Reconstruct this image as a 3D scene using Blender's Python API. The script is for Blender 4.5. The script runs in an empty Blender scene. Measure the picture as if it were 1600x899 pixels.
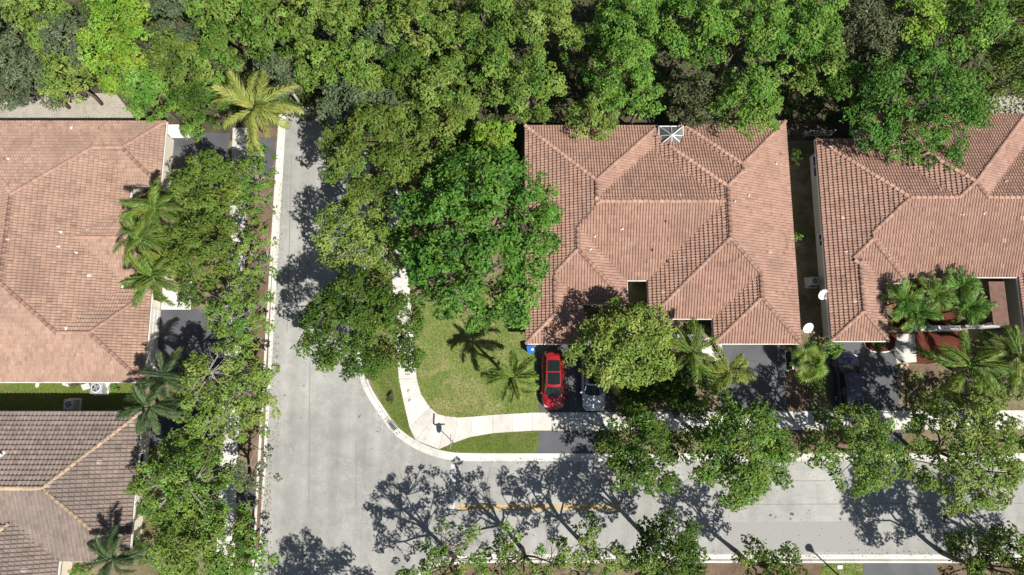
import bpy, math, random
import numpy as np
from mathutils import Vector, Matrix, Quaternion

sc = bpy.context.scene
COL = sc.collection

# ------------------------------------------------------------------ camera
CAM_H = 57.0
TILT = math.radians(10.0)
FPX = 1110.0
cd = bpy.data.cameras.new("camera")
cam = bpy.data.objects.new("camera", cd)
COL.objects.link(cam)
cam.location = (0, 0, CAM_H)
cam.rotation_euler = (TILT, 0, 0)
cd.sensor_width = 36.0
cd.lens = FPX / 1600.0 * 36.0
cd.clip_end = 2000
cd.clip_start = 0.5
sc.camera = cam

# ------------------------------------------------------------------ light
SUN_TO = Vector((0.54, -0.52, 1.0)).normalized()
ELEV = math.asin(SUN_TO.z)
AZ = math.atan2(SUN_TO.x, SUN_TO.y)
w = bpy.data.worlds.new("World")
sc.world = w
w.use_nodes = True
nt = w.node_tree
nt.nodes.clear()
wo = nt.nodes.new("ShaderNodeOutputWorld")
bg = nt.nodes.new("ShaderNodeBackground")
sky = nt.nodes.new("ShaderNodeTexSky")
sky.sky_type = 'NISHITA'
sky.sun_disc = False
sky.sun_elevation = ELEV
sky.sun_rotation = AZ
bg.inputs["Strength"].default_value = 0.05
nt.links.new(sky.outputs[0], bg.inputs[0])
nt.links.new(bg.outputs[0], wo.inputs[0])
sd = bpy.data.lights.new("sun", 'SUN')
sd.energy = 5.0
sd.angle = math.radians(0.53)
sd.color = (1.0, 0.955, 0.88)
sun = bpy.data.objects.new("sun", sd)
COL.objects.link(sun)
sun.rotation_euler = (-SUN_TO).to_track_quat('-Z', 'Y').to_euler()
sc.view_settings.view_transform = 'Standard'
sc.view_settings.look = 'None'
sc.view_settings.gamma = 1.0
sc.view_settings.exposure = 0.48
sc.cycles.max_bounces = 6
sc.cycles.diffuse_bounces = 3
sc.cycles.glossy_bounces = 3
sc.cycles.transmission_bounces = 4
sc.cycles.transparent_max_bounces = 6

R = np.random.default_rng(7)
random.seed(7)

# ------------------------------------------------------------------ helpers
def P(px, py, z=0.0):
    """Point of the place seen at a photograph pixel, at height z (used to survey plan positions)."""
    xc = (px - 800.0) / FPX
    yc = -(py - 449.5) / FPX
    dy = yc * math.cos(TILT) + math.sin(TILT)
    dz = yc * math.sin(TILT) - math.cos(TILT)
    t = (z - CAM_H) / dz
    return np.array([xc * t, dy * t, z])

def P2(px, py, z=0.0):
    p = P(px, py, z)
    return (p[0], p[1])

def mesh_np(name, V, F, mat=None, smooth=False, shade=None, mats=None, mi=None):
    V = np.asarray(V, dtype=np.float32)
    me = bpy.data.meshes.new(name)
    me.vertices.add(len(V))
    me.vertices.foreach_set("co", V.ravel())
    if isinstance(F, np.ndarray):
        nf, k = F.shape
        me.loops.add(nf * k)
        me.loops.foreach_set("vertex_index", F.astype(np.int32).ravel())
        me.polygons.add(nf)
        me.polygons.foreach_set("loop_start", np.arange(0, nf * k, k, dtype=np.int32))
    else:
        nf = len(F)
        ln = np.array([len(f) for f in F], dtype=np.int32)
        flat = np.fromiter((i for f in F for i in f), dtype=np.int32)
        me.loops.add(len(flat))
        me.loops.foreach_set("vertex_index", flat)
        me.polygons.add(nf)
        st = np.zeros(nf, dtype=np.int32)
        st[1:] = np.cumsum(ln)[:-1]
        me.polygons.foreach_set("loop_start", st)
    if shade is not None:
        a = me.attributes.new("shade", 'FLOAT', 'FACE')
        a.data.foreach_set("value", np.asarray(shade, dtype=np.float32))
    for m in (mats or ([mat] if mat else [])):
        me.materials.append(m)
    if mi is not None:
        me.polygons.foreach_set("material_index", np.asarray(mi, dtype=np.int32))
    me.polygons.foreach_set("use_smooth", np.full(nf, smooth, dtype=bool))
    me.update(calc_edges=True)
    return me

def link(name, me, parent=None, loc=None, rot=None, mat4=None):
    o = bpy.data.objects.new(name, me)
    COL.objects.link(o)
    if parent is not None:
        o.parent = parent
    if mat4 is not None:
        o.matrix_basis = mat4
    if loc is not None:
        o.location = loc
    if rot is not None:
        o.rotation_euler = rot
    return o

def empty(name, loc, rz=0.0):
    o = bpy.data.objects.new(name, None)
    COL.objects.link(o)
    o.empty_display_size = 0.3
    o.location = loc
    o.rotation_euler = (0, 0, rz)
    return o

def tag(o, label=None, cat=None, group=None, kind=None):
    if label: o["label"] = label
    if cat: o["category"] = cat
    if group: o["group"] = group
    if kind: o["kind"] = kind
    return o

class MB:
    """collects simple shapes into one mesh"""
    def __init__(s):
        s.v = []; s.f = []; s.s = []
    def add(s, V, F, sh=0.5):
        b = len(s.v)
        s.v.extend([tuple(map(float, p)) for p in V])
        s.f.extend([tuple(int(i) + b for i in f) for f in F])
        s.s.extend([sh] * len(F))
    def box(s, c, d, rz=0.0, sh=0.5, bev=0.0):
        cx, cy, cz = c; hx, hy, hz = d[0] / 2, d[1] / 2, d[2] / 2
        co, si = math.cos(rz), math.sin(rz)
        if bev <= 0:
            V = [(x * hx, y * hy, z * hz) for z in (-1, 1) for x, y in ((-1, -1), (1, -1), (1, 1), (-1, 1))]
            F = [(3, 2, 1, 0), (4, 5, 6, 7), (0, 1, 5, 4), (1, 2, 6, 5), (2, 3, 7, 6), (3, 0, 4, 7)]
        else:
            b = min(bev, hx * .9, hy * .9, hz * .9)
            V = []
            for (z, k) in ((-hz, 0), (hz - b, 0), (hz, 1)):
                i = b if k else 0
                for x, y in ((-1, -1), (1, -1), (1, 1), (-1, 1)):
                    # octagonal corner
                    X, Y = x * (hx - i), y * (hy - i)
                    V.append((X - x * b, Y, z)); V.append((X, Y - y * b, z))
            F = []
            order = [1, 0, 2 + 0, 2 + 1, 4 + 1, 4 + 0, 6 + 0, 6 + 1]
            order = [0, 2, 3, 5, 4, 6, 7, 1]
            for l in range(2):
                for j in range(8):
                    a, c2 = order[j], order[(j + 1) % 8]
                    F.append((l * 8 + a, l * 8 + c2, l * 8 + 8 + c2, l * 8 + 8 + a))
            F.append(tuple(16 + o for o in order)); F.append(tuple(o for o in reversed(order)))
        s.add([(cx + x * co - y * si, cy + x * si + y * co, cz + z) for x, y, z in V], F, sh)
    def tube(s, pts, rad, n=6, cap=True, sh=0.5):
        pts = [Vector(p) for p in pts]
        if not hasattr(rad, '__len__'): rad = [rad] * len(pts)
        V = []; F = []
        up = Vector((0, 0, 1))
        d0 = (pts[1] - pts[0]).normalized()
        if abs(d0.z) > .95: up = Vector((1, 0, 0))
        for i, p in enumerate(pts):
            d = (pts[min(i + 1, len(pts) - 1)] - pts[max(i - 1, 0)]).normalized()
            a = d.cross(up)
            if a.length < 1e-4: a = d.cross(Vector((0, 1, 0)))
            a.normalize(); b = a.cross(d)
            for k in range(n):
                t = 2 * math.pi * k / n
                V.append(p + a * (rad[i] * math.cos(t)) + b * (rad[i] * math.sin(t)))
        for i in range(len(pts) - 1):
            for k in range(n):
                k2 = (k + 1) % n
                F.append((i * n + k, i * n + k2, (i + 1) * n + k2, (i + 1) * n + k))
        if cap:
            F.append(tuple(reversed(range(n)))); F.append(tuple((len(pts) - 1) * n + k for k in range(n)))
        s.add(V, F, sh)
    def cyl(s, c, r, h, n=16, r2=None, sh=0.5):
        r2 = r if r2 is None else r2
        s.tube([c, (c[0], c[1], c[2] + h)], [r, r2], n, True, sh)
    def lathe(s, prof, n=16, c=(0, 0, 0), sh=0.5):
        V = []; F = []
        for r, z in prof:
            for k in range(n):
                t = 2 * math.pi * k / n
                V.append((c[0] + r * math.cos(t), c[1] + r * math.sin(t), c[2] + z))
        for i in range(len(prof) - 1):
            for k in range(n):
                k2 = (k + 1) % n
                F.append((i * n + k, i * n + k2, (i + 1) * n + k2, (i + 1) * n + k))
        s.add(V, F, sh)
    def poly(s, pts2, z, sh=0.5):
        V = [(p[0], p[1], z) for p in pts2]
        a = sum(V[i][0] * V[(i + 1) % len(V)][1] - V[(i + 1) % len(V)][0] * V[i][1] for i in range(len(V)))
        idx = list(range(len(V)))
        if a < 0: idx.reverse()
        s.add(V, [tuple(idx)], sh)
    def prism(s, pts2, z0, z1, sh=0.5):
        n = len(pts2)
        a = sum(pts2[i][0] * pts2[(i + 1) % n][1] - pts2[(i + 1) % n][0] * pts2[i][1] for i in range(n))
        if a < 0: pts2 = list(reversed(pts2))
        V = [(p[0], p[1], z0) for p in pts2] + [(p[0], p[1], z1) for p in pts2]
        F = [tuple(range(n, 2 * n)), tuple(reversed(range(n)))]
        F += [(i, (i + 1) % n, n + (i + 1) % n, n + i) for i in range(n)]
        s.add(V, F, sh)
    def build(s, name, mat, parent=None, smooth=False, **kw):
        me = mesh_np(name, np.array(s.v), s.f, mat, smooth, shade=s.s)
        return link(name, me, parent, **kw)

# ------------------------------------------------------------------ materials
def new_mat(name):
    m = bpy.data.materials.new(name)
    m.use_nodes = True
    t = m.node_tree
    return m, t, t.nodes["Principled BSDF"]

def N(t, typ, **kw):
    n = t.nodes.new(typ)
    for k, v in kw.items():
        setattr(n, k, v)
    return n

def noise(t, scale, detail=4, rough=.55, vec=None, dist=0.0):
    n = N(t, "ShaderNodeTexNoise")
    n.inputs["Scale"].default_value = scale
    n.inputs["Detail"].default_value = detail
    n.inputs["Roughness"].default_value = rough
    n.inputs["Distortion"].default_value = dist
    if vec is not None: t.links.new(vec, n.inputs["Vector"])
    return n.outputs["Fac"]

def ramp(t, fac, stops):
    n = N(t, "ShaderNodeValToRGB")
    cr = n.color_ramp
    while len(cr.elements) < len(stops): cr.elements.new(0.5)
    for e, (p, c) in zip(cr.elements, stops):
        e.position = p; e.color = (*c, 1) if len(c) == 3 else c
    t.links.new(fac, n.inputs[0])
    return n.outputs[0]

def mix(t, a, b, fac, mode='MIX'):
    n = N(t, "ShaderNodeMix", data_type='RGBA', blend_type=mode)
    def put(s, v):
        if isinstance(v, (tuple, list)): s.default_value = (*v, 1) if len(v) == 3 else v
        elif isinstance(v, (int, float)): s.default_value = v
        else: t.links.new(v, s)
    put(n.inputs[0], fac); put(n.inputs[6], a); put(n.inputs[7], b)
    return n.outputs[2]

def mrange(t, v, a, b, c=0.0, d=1.0):
    n = N(t, "ShaderNodeMapRange")
    t.links.new(v, n.inputs[0])
    for i, x in enumerate((a, b, c, d)): n.inputs[i + 1].default_value = x
    return n.outputs[0]

def bump(t, bsdf, h, strength=.4, dist=.02):
    b = N(t, "ShaderNodeBump")
    b.inputs["Strength"].default_value = strength
    b.inputs["Distance"].default_value = dist
    t.links.new(h, b.inputs["Height"])
    t.links.new(b.outputs[0], bsdf.inputs["Normal"])

def wpos(t):
    return N(t, "ShaderNodeNewGeometry").outputs["Position"]

def shade_attr(t):
    return N(t, "ShaderNodeAttribute", attribute_name="shade").outputs["Fac"]

def plain(name, col, rough=.6, metal=0.0, var=.12, scale=3.0, spec=.4, coat=0.0):
    m, t, b = new_mat(name)
    n = noise(t, scale, 5, .6, wpos(t))
    lo = tuple(c * (1 - var) for c in col); hi = tuple(min(1, c * (1 + var)) for c in col)
    t.links.new(ramp(t, n, [(.3, lo), (.7, hi)]), b.inputs["Base Color"])
    b.inputs["Roughness"].default_value = rough
    b.inputs["Metallic"].default_value = metal
    b.inputs["Specular IOR Level"].default_value = spec
    b.inputs["Coat Weight"].default_value = coat
    return m

def leaf_mat(name, dark, mid, light, trans=.2, rough=.5):
    m, t, b = new_mat(name)
    c = ramp(t, shade_attr(t), [(0.0, dark), (.5, mid), (1.0, light)])
    hv = N(t, "ShaderNodeHueSaturation")
    nz = noise(t, .85, 3, .6, wpos(t))
    t.links.new(mrange(t, nz, .3, .7, .475, .53), hv.inputs["Hue"])
    t.links.new(mrange(t, noise(t, .5, 2, .5, wpos(t)), .3, .7, .82, 1.12), hv.inputs["Value"])
    t.links.new(c, hv.inputs["Color"]); c = hv.outputs[0]
    t.links.new(c, b.inputs["Base Color"])
    b.inputs["Roughness"].default_value = rough
    b.inputs["Specular IOR Level"].default_value = .35
    tr = N(t, "ShaderNodeBsdfTranslucent")
    g = N(t, "ShaderNodeHueSaturation")
    g.inputs["Value"].default_value = 1.25; g.inputs["Hue"].default_value = .485
    t.links.new(c, g.inputs["Color"]); t.links.new(g.outputs[0], tr.inputs[0])
    mx = N(t, "ShaderNodeMixShader"); mx.inputs[0].default_value = trans
    t.links.new(b.outputs[0], mx.inputs[1]); t.links.new(tr.outputs[0], mx.inputs[2])
    out = [n for n in t.nodes if n.type == 'OUTPUT_MATERIAL'][0]
    t.links.new(mx.outputs[0], out.inputs[0])
    return m

M = {}
# -- asphalt: old sun-bleached, with paving passes, patches, speckle and fine cracks
m, t, b = new_mat("old_asphalt"); p = wpos(t)
big = noise(t, .11, 3, .5, p, .4); mid = noise(t, .9, 5, .65, p); fine = noise(t, 9, 3, .7, p); sp = noise(t, 42, 2, .8, p)
c = ramp(t, big, [(.3, (.26, .258, .243)), (.52, (.31, .308, .292)), (.72, (.355, .352, .335))])
c = mix(t, c, ramp(t, mid, [(.3, (.36, .36, .36)), (.7, (.62, .62, .62))]), .55, 'OVERLAY')
c = mix(t, c, ramp(t, fine, [(.3, (.40, .40, .40)), (.7, (.60, .60, .60))]), .5, 'OVERLAY')
c = mix(t, c, ramp(t, sp, [(.35, (.35, .35, .35)), (.65, (.65, .65, .65))]), .4, 'OVERLAY')
mp = N(t, "ShaderNodeMapping"); mp.inputs["Scale"].default_value = (1.0, .035, 1); t.links.new(p, mp.inputs[0])
st = noise(t, .9, 3, .5, mp.outputs[0]); c = mix(t, c, ramp(t, st, [(.35, (.43, .43, .43)), (.65, (.57, .57, .57))]), .6, 'OVERLAY')
vo = N(t, "ShaderNodeTexVoronoi", feature='DISTANCE_TO_EDGE'); vo.inputs["Scale"].default_value = .17
wv = N(t, "ShaderNodeVectorMath", operation='ADD'); nv = N(t, "ShaderNodeTexNoise"); nv.inputs["Scale"].default_value = .8; nv.inputs["Detail"].default_value = 6
t.links.new(p, nv.inputs[0]); t.links.new(p, wv.inputs[0]); t.links.new(nv.outputs["Color"], wv.inputs[1]); t.links.new(wv.outputs[0], vo.inputs[0])
crack = mrange(t, vo.outputs["Distance"], 0.0, .004, .42, 0.0)
c = mix(t, c, (.40, .40, .385), crack)
spot = mrange(t, noise(t, 1.1, 4, .6, p), .70, .78, 0, .6); c = mix(t, c, (.43, .43, .41), spot)
dsp = mrange(t, noise(t, 1.3, 2, .4, p), .27, .235); c = mix(t, c, (.15, .15, .145), dsp)
t.links.new(c, b.inputs["Base Color"]); b.inputs["Roughness"].default_value = .9; bump(t, b, sp, .3, .01)
M['road'] = m
# -- sealed black driveway
m, t, b = new_mat("sealed_driveway"); p = wpos(t)
c = ramp(t, noise(t, .5, 5, .6, p), [(.3, (.06, .063, .07)), (.7, (.1, .105, .115))])
c = mix(t, c, ramp(t, noise(t, 25, 2, .7, p), [(.3, (.38,) * 3), (.7, (.62,) * 3)]), .6, 'OVERLAY')
t.links.new(c, b.inputs["Base Color"]); b.inputs["Roughness"].default_value = .75
M['drive'] = m
# -- concrete
def concrete(name, base, var=.1):
    m, t, b = new_mat(name); p = wpos(t)
    lo = tuple(x * (1 - var * 1.6) for x in base); hi = tuple(min(1, x * (1 + var)) for x in base)
    c = ramp(t, noise(t, .8, 5, .65, p), [(.3, lo), (.65, hi)])
    c = mix(t, c, ramp(t, noise(t, 14, 4, .7, p), [(.3, (.4,) * 3), (.7, (.6,) * 3)]), .6, 'OVERLAY')
    c = mix(t, c, tuple(x * .55 for x in base), mrange(t, noise(t, 1.4, 7, .8, p, .5), .56, .70, 0, .6))
    oi = N(t, "ShaderNodeObjectInfo").outputs["Random"]
    c = mix(t, c, ramp(t, oi, [(0, (.43,) * 3), (1, (.57,) * 3)]), .8, 'OVERLAY')
    t.links.new(c, b.inputs["Base Color"]); b.inputs["Roughness"].default_value = .85
    return m
M['walk'] = concrete("pale_concrete", (.56, .54, .50))
M['kerb'] = concrete("kerb_concrete", (.56, .55, .51))
M['path'] = concrete("white_path", (.68, .66, .61))
M['greywall'] = concrete("grey_render", (.42, .42, .41))
# -- soil, grass, mulch
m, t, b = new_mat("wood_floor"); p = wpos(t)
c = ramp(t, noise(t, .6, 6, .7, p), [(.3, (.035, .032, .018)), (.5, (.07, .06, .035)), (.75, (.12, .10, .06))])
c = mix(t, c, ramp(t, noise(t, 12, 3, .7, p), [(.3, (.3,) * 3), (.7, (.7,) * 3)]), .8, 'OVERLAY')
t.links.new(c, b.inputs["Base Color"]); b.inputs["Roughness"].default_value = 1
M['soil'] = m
def grass_mat(name, g1, g2, dry, lo=.5, hi=.68):
    m, t, b = new_mat(name); p = wpos(t)
    c = ramp(t, noise(t, .9, 6, .7, p), [(.3, g1), (.7, g2)])
    c = mix(t, c, dry, mrange(t, noise(t, .45, 6, .72, p, .6), lo, hi, 0, .9))
    c = mix(t, c, ramp(t, noise(t, 9, 4, .75, p), [(.3, (.27,) * 3), (.7, (.73,) * 3)]), .75, 'OVERLAY')
    c = mix(t, c, ramp(t, noise(t, 40, 2, .75, p), [(.3, (.33,) * 3), (.7, (.67,) * 3)]), .6, 'OVERLAY')
    t.links.new(c, b.inputs["Base Color"]); b.inputs["Roughness"].default_value = 1
    b.inputs["Specular IOR Level"].default_value = .1
    bump(t, b, noise(t, 30, 3, .7, p), .7, .04)
    return m
M['lawn'] = grass_mat("front_lawn", (.125, .185, .04), (.195, .25, .07), (.32, .285, .14), .46, .66)
M['verge'] = grass_mat("verge_grass", (.09, .14, .025), (.14, .19, .045), (.22, .17, .09), .52, .7)
M['yard'] = grass_mat("yard_ground", (.10, .10, .045), (.16, .14, .07), (.25, .2, .14), .42, .6)
M['sand'] = grass_mat("sandy_soil", (.32, .29, .24), (.42, .39, .33), (.2, .2, .09), .56, .72)
M['mulch'] = grass_mat("brown_mulch", (.11, .075, .05), (.2, .14, .1), (.26, .2, .15), .5, .7)
M['redmulch'] = grass_mat("red_mulch", (.07, .022, .015), (.135, .038, .026), (.12, .055, .035), .5, .7)
M['blade'] = leaf_mat("grass_blade", (.10, .15, .03), (.2, .24, .065), (.34, .31, .15), .3)
M['white_paint'] = plain("road_paint_white", (.50, .50, .49), .8, var=.35, scale=7)
M['yellow_paint'] = plain("road_paint_yellow", (.50, .33, .11), .85, var=.35, scale=7)
M['dark_spot'] = plain("dark_road_spot", (.07, .07, .07), .7)
# -- roof tiles
def tile_mat(name, dark, mid, light, pale, age):
    m, t, b = new_mat(name); p = wpos(t)
    s = shade_attr(t)
    c = ramp(t, s, [(0, dark), (.45, mid), (.93, light), (.985, light), (.99, pale)])
    c = mix(t, c, age, mrange(t, noise(t, .35, 6, .7, p, .6), .48, .66, 0, .75))
    c = mix(t, c, tuple(x * .55 for x in dark), mrange(t, noise(t, .55, 7, .78, p, .8), .55, .74, 0, .6))
    c = mix(t, c, ramp(t, noise(t, 16, 3, .7, p), [(.3, (.38,) * 3), (.7, (.62,) * 3)]), .5, 'OVERLAY')
    t.links.new(c, b.inputs["Base Color"]); b.inputs["Roughness"].default_value = .8
    b.inputs["Specular IOR Level"].default_value = .25
    return m
M['tile_pink'] = tile_mat("terracotta_tile", (.22, .13, .10), (.355, .22, .168), (.42, .275, .215), (.55, .44, .37), (.27, .17, .135))
M['tile_tan'] = tile_mat("sunbleached_tile", (.23, .145, .11), (.36, .24, .185), (.43, .305, .235), (.60, .53, .47), (.26, .175, .14))
M['tile_brown'] = tile_mat("brown_tile", (.13, .10, .09), (.225, .18, .155), (.29, .235, .205), (.40, .35, .31), (.16, .135, .12))
M['cap_pink'] = tile_mat("terracotta_cap", (.27, .16, .12), (.355, .215, .165), (.41, .265, .205), (.47, .35, .29), (.3, .185, .145))
M['cap_tan'] = tile_mat("tan_cap", (.33, .235, .16), (.41, .30, .21), (.46, .345, .25), (.5, .4, .3), (.35, .26, .18))
M['deck'] = plain("roof_felt", (.11, .065, .05), .9)
M['fascia'] = plain("white_fascia", (.72, .70, .66), .5)
M['stucco'] = plain("cream_stucco", (.72, .66, .54), .85, var=.06)
M['stucco_white'] = plain("white_stucco", (.78, .76, .71), .85, var=.05)
M['stucco_green'] = plain("grey_stucco", (.46, .46, .40), .85, var=.06)
M['glass'] = plain("dark_glass", (.015, .02, .025), .06, spec=.6, var=.2)
M['skyglass'] = plain("grey_glass", (.17, .18, .185), .15, spec=.6, var=.2)
M['white_metal'] = plain("white_metal", (.8, .8, .8), .4, var=.04)
M['grey_metal'] = plain("grey_metal", (.38, .40, .41), .5, .3, var=.1)
M['dark_metal'] = plain("dark_metal", (.03, .03, .035), .45, .3, var=.1)
M['black'] = plain("black_rubber", (.02, .02, .02), .7)
M['chrome'] = plain("bright_metal", (.6, .6, .62), .25, .9)
M['red_paint'] = plain("red_car_paint", (.34, .008, .014), .34, .1, var=.05, coat=1.0, spec=.5)
M['white_car'] = plain("white_car_paint", (.62, .63, .64), .3, .1, var=.04, coat=1.0)
M['navy_car'] = plain("navy_car_paint", (.012, .016, .035), .3, .2, var=.05, coat=1.0)
M['black_car'] = plain("black_car_paint", (.012, .012, .014), .3, .2, var=.05, coat=1.0)
M['car_glass'] = plain("car_glass", (.012, .018, .018), .04, var=.2, spec=.6)
M['lamp_red'] = plain("tail_lamp", (.3, .01, .01), .2)
M['lamp_clear'] = plain("head_lamp", (.55, .56, .58), .12)
M['bin_blue'] = plain("blue_plastic", (.02, .13, .5), .45)
M['sign_red'] = plain("sign_red", (.45, .02, .02), .5)
M['sign_green'] = plain("sign_green", (.02, .16, .07), .5)
M['stone'] = plain("tan_stone", (.42, .32, .22), .9, var=.3, scale=6)
M['porch'] = plain("brown_porch_roof", (.15, .085, .065), .85, var=.25)
M['pot'] = plain("terracotta_pot", (.4, .16, .1), .8)
M['bark'] = plain("brown_bark", (.13, .10, .075), .95, var=.3, scale=8)
M['bark_grey'] = plain("pale_grey_bark", (.33, .31, .28), .95, var=.25, scale=8)
M['palm_bark'] = plain("palm_trunk", (.25, .22, .18), .95, var=.25, scale=8)
M['petiole'] = plain("palm_petiole", (.28, .32, .12), .6, var=.15)
M['water'] = plain("screen_mesh", (.04, .04, .045), .6)

LEAF = dict(
    olive=leaf_mat("olive_leaf", (.06, .124, .014), (.132, .228, .03), (.228, .328, .065)),
    yellow=leaf_mat("yellow_olive_leaf", (.08, .14, .018), (.17, .255, .04), (.28, .36, .085)),
    light=leaf_mat("light_green_leaf", (.09, .15, .02), (.19, .275, .042), (.31, .38, .09)),
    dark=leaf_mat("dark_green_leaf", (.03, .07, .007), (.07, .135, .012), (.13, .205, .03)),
    verge=leaf_mat("verge_tree_leaf", (.05, .105, .012), (.115, .21, .025), (.205, .30, .055)),
    oak=leaf_mat("oak_leaf", (.055, .095, .011), (.115, .18, .022), (.20, .265, .05)),
    vivid=leaf_mat("vivid_green_leaf", (.034, .095, .011), (.08, .195, .02), (.15, .285, .045)),
    green=leaf_mat("fresh_green_leaf", (.06, .14, .014), (.13, .265, .03), (.22, .355, .065)),
    lime=leaf_mat("lime_leaf", (.09, .175, .012), (.19, .33, .028), (.29, .42, .065)),
    grey=leaf_mat("grey_green_leaf", (.055, .085, .04), (.11, .15, .068), (.20, .24, .14)),
    brown=leaf_mat("brownish_leaf", (.05, .065, .027), (.095, .115, .046), (.165, .175, .08)),
    dead=leaf_mat("dry_frond", (.16, .11, .05), (.26, .19, .09), (.36, .28, .15)),
    palmg=leaf_mat("palm_leaf", (.055, .115, .014), (.135, .22, .03), (.25, .32, .065)),
    palmy=leaf_mat("yellow_palm_leaf", (.15, .19, .025), (.28, .33, .06), (.44, .45, .13)),
    palmd=leaf_mat("deep_palm_leaf", (.03, .065, .02), (.075, .13, .042), (.145, .2, .085)),
    fan=leaf_mat("bright_palm_leaf", (.04, .105, .014), (.10, .21, .028), (.23, .34, .075)),
)

# ------------------------------------------------------------------ ground, road, kerbs, walks
def sheet(name, pts, z, mat, parent=None, kind='structure'):
    mb = MB(); mb.poly(pts, z)
    o = mb.build(name, mat, parent)
    if kind: o["kind"] = kind
    return o

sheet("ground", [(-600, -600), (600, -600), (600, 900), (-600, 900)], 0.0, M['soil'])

def spline(pts, step=.5):
    pts = [np.array(p[:2], float) for p in pts]
    out = []
    n = len(pts)
    for i in range(n - 1):
        p0 = pts[max(i - 1, 0)]; p1 = pts[i]; p2 = pts[i + 1]; p3 = pts[min(i + 2, n - 1)]
        L = np.linalg.norm(p2 - p1); k = max(1, int(L / step))
        t1 = (p2 - p0); t2 = (p3 - p1)
        t1 = t1 / (np.linalg.norm(t1) + 1e-9) * L; t2 = t2 / (np.linalg.norm(t2) + 1e-9) * L
        for j in range(k):
            s = j / k
            out.append((2 * s**3 - 3 * s**2 + 1) * p1 + (s**3 - 2 * s**2 + s) * t1 + (-2 * s**3 + 3 * s**2) * p2 + (s**3 - s**2) * t2)
    out.append(pts[-1])
    return np.array(out)

def offset(path, d):
    tang = np.gradient(path, axis=0)
    tang /= np.linalg.norm(tang, axis=1)[:, None] + 1e-9
    nrm = np.stack([-tang[:, 1], tang[:, 0]], 1)
    return path + nrm * d

xr = P(557, 545)[0]                                   # east edge of the side road
xl = (P(439, 300)[0] + P(420, 650)[0] + P(412, 800)[0]) / 3   # west edge of the side road
yn = P(1000, 720.5)[1]                                # north edge of the main road
ys = P(1200, 866.5)[1]                                # south edge of the main road
yE = P(500, 165)[1]                                 # the side road ends at the wood
ne = spline([(xr, yE), (xr, P(557, 545)[1])] + [P2(*q) for q in ((562, 590), (571, 614), (588, 641), (614, 677), (641, 697), (668, 710), (698, 718))] + [(P(735, 721)[0], yn), (20, yn), (120, yn)], .6)
ws = np.array([(xl, y) for y in np.arange(-80, yE + .1, 1.0)])
cx0 = P(600, 900)[0]
so = spline([(cx0, -80), (cx0, -22), P2(612, 948), P2(650, 898), P2(695, 872), (P(745, 867)[0], ys), (20, ys), (120, ys)], .6)

road_poly = [tuple(p) for p in ne] + [tuple(p) for p in so[::-1]] + [(xl, -80), (xl, yE)]
mb = MB(); mb.poly(road_poly, .006)
road = mb.build("road", M['road']); road["kind"] = 'structure'

def kerb_run(path, side, seg=3.0):
    """path = road edge of the gutter; side = +1 back is to the left of travel"""
    root = empty("kerb", (0, 0, 0)); root["kind"] = 'structure'
    prof = [(0, .006), (0.0, .02), (.36, .034), (.42, .125), (.45, .14), (.60, .14), (.60, 0.0)]
    d = np.concatenate([[0], np.cumsum(np.linalg.norm(np.diff(path, axis=0), axis=1))])
    s0 = 0.0
    while s0 < d[-1] - .1:
        s1 = min(s0 + seg, d[-1])
        a = np.interp((s0 + s1) / 2, d, np.arange(len(d)))
        q = path[int(a)]
        if -46 < q[0] < 46 and -20 < q[1] < 44:
            ss = np.linspace(s0 + .006, s1 - .006, max(2, int(seg / .6) + 1))
            pts = np.stack([np.interp(ss, d, path[:, 0]), np.interp(ss, d, path[:, 1])], 1)
            t0 = np.stack([np.interp(ss + .05, d, path[:, 0]) - np.interp(ss - .05, d, path[:, 0]), np.interp(ss + .05, d, path[:, 1]) - np.interp(ss - .05, d, path[:, 1])], 1)
            t0 /= np.linalg.norm(t0, axis=1)[:, None] + 1e-9
            nn = np.stack([-t0[:, 1], t0[:, 0]], 1) * side
            V = []; F = []
            k = len(prof)
            for i in range(len(pts)):
                for (o, z) in prof:
                    V.append((*(pts[i] + nn[i] * o), z))
            for i in range(len(pts) - 1):
                for j in range(k - 1):
                    F.append((i * k + j, i * k + j + 1, (i + 1) * k + j + 1, (i + 1) * k + j))
            F.append(tuple(range(k))); F.append(tuple((len(pts) - 1) * k + j for j in range(k)))
            m_ = MB(); m_.add(V, F); m_.build("kerb_segment", M['kerb'], root)
        s0 = s1
    return root
kerb_run(ne, +1)
kerb_run(so, -1)
kerb_run(ws, +1)

# yards sit a kerb's height above the road
ne_b = offset(ne, .58); so_b = offset(so, -.58); ws_b = offset(ws, .58)
sheet("yard_ground", [tuple(p) for p in ne_b] + [(120, yE)], .10, M['yard'])
sheet("yard_ground", [tuple(p) for p in so_b] + [(120, -80)], .10, M['yard'])
sheet("yard_ground", [(xl - .58, -80), (xl - .58, yE), (-120, yE), (-120, -80)], .10, M['yard'])

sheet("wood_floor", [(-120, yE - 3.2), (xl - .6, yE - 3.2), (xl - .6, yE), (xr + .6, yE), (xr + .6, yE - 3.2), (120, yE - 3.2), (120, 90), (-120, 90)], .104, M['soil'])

def flat(name, px_pts, z, mat, h=0.0):
    return sheet(name, [P2(x, y, .1) for x, y in px_pts], z, mat)

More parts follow.
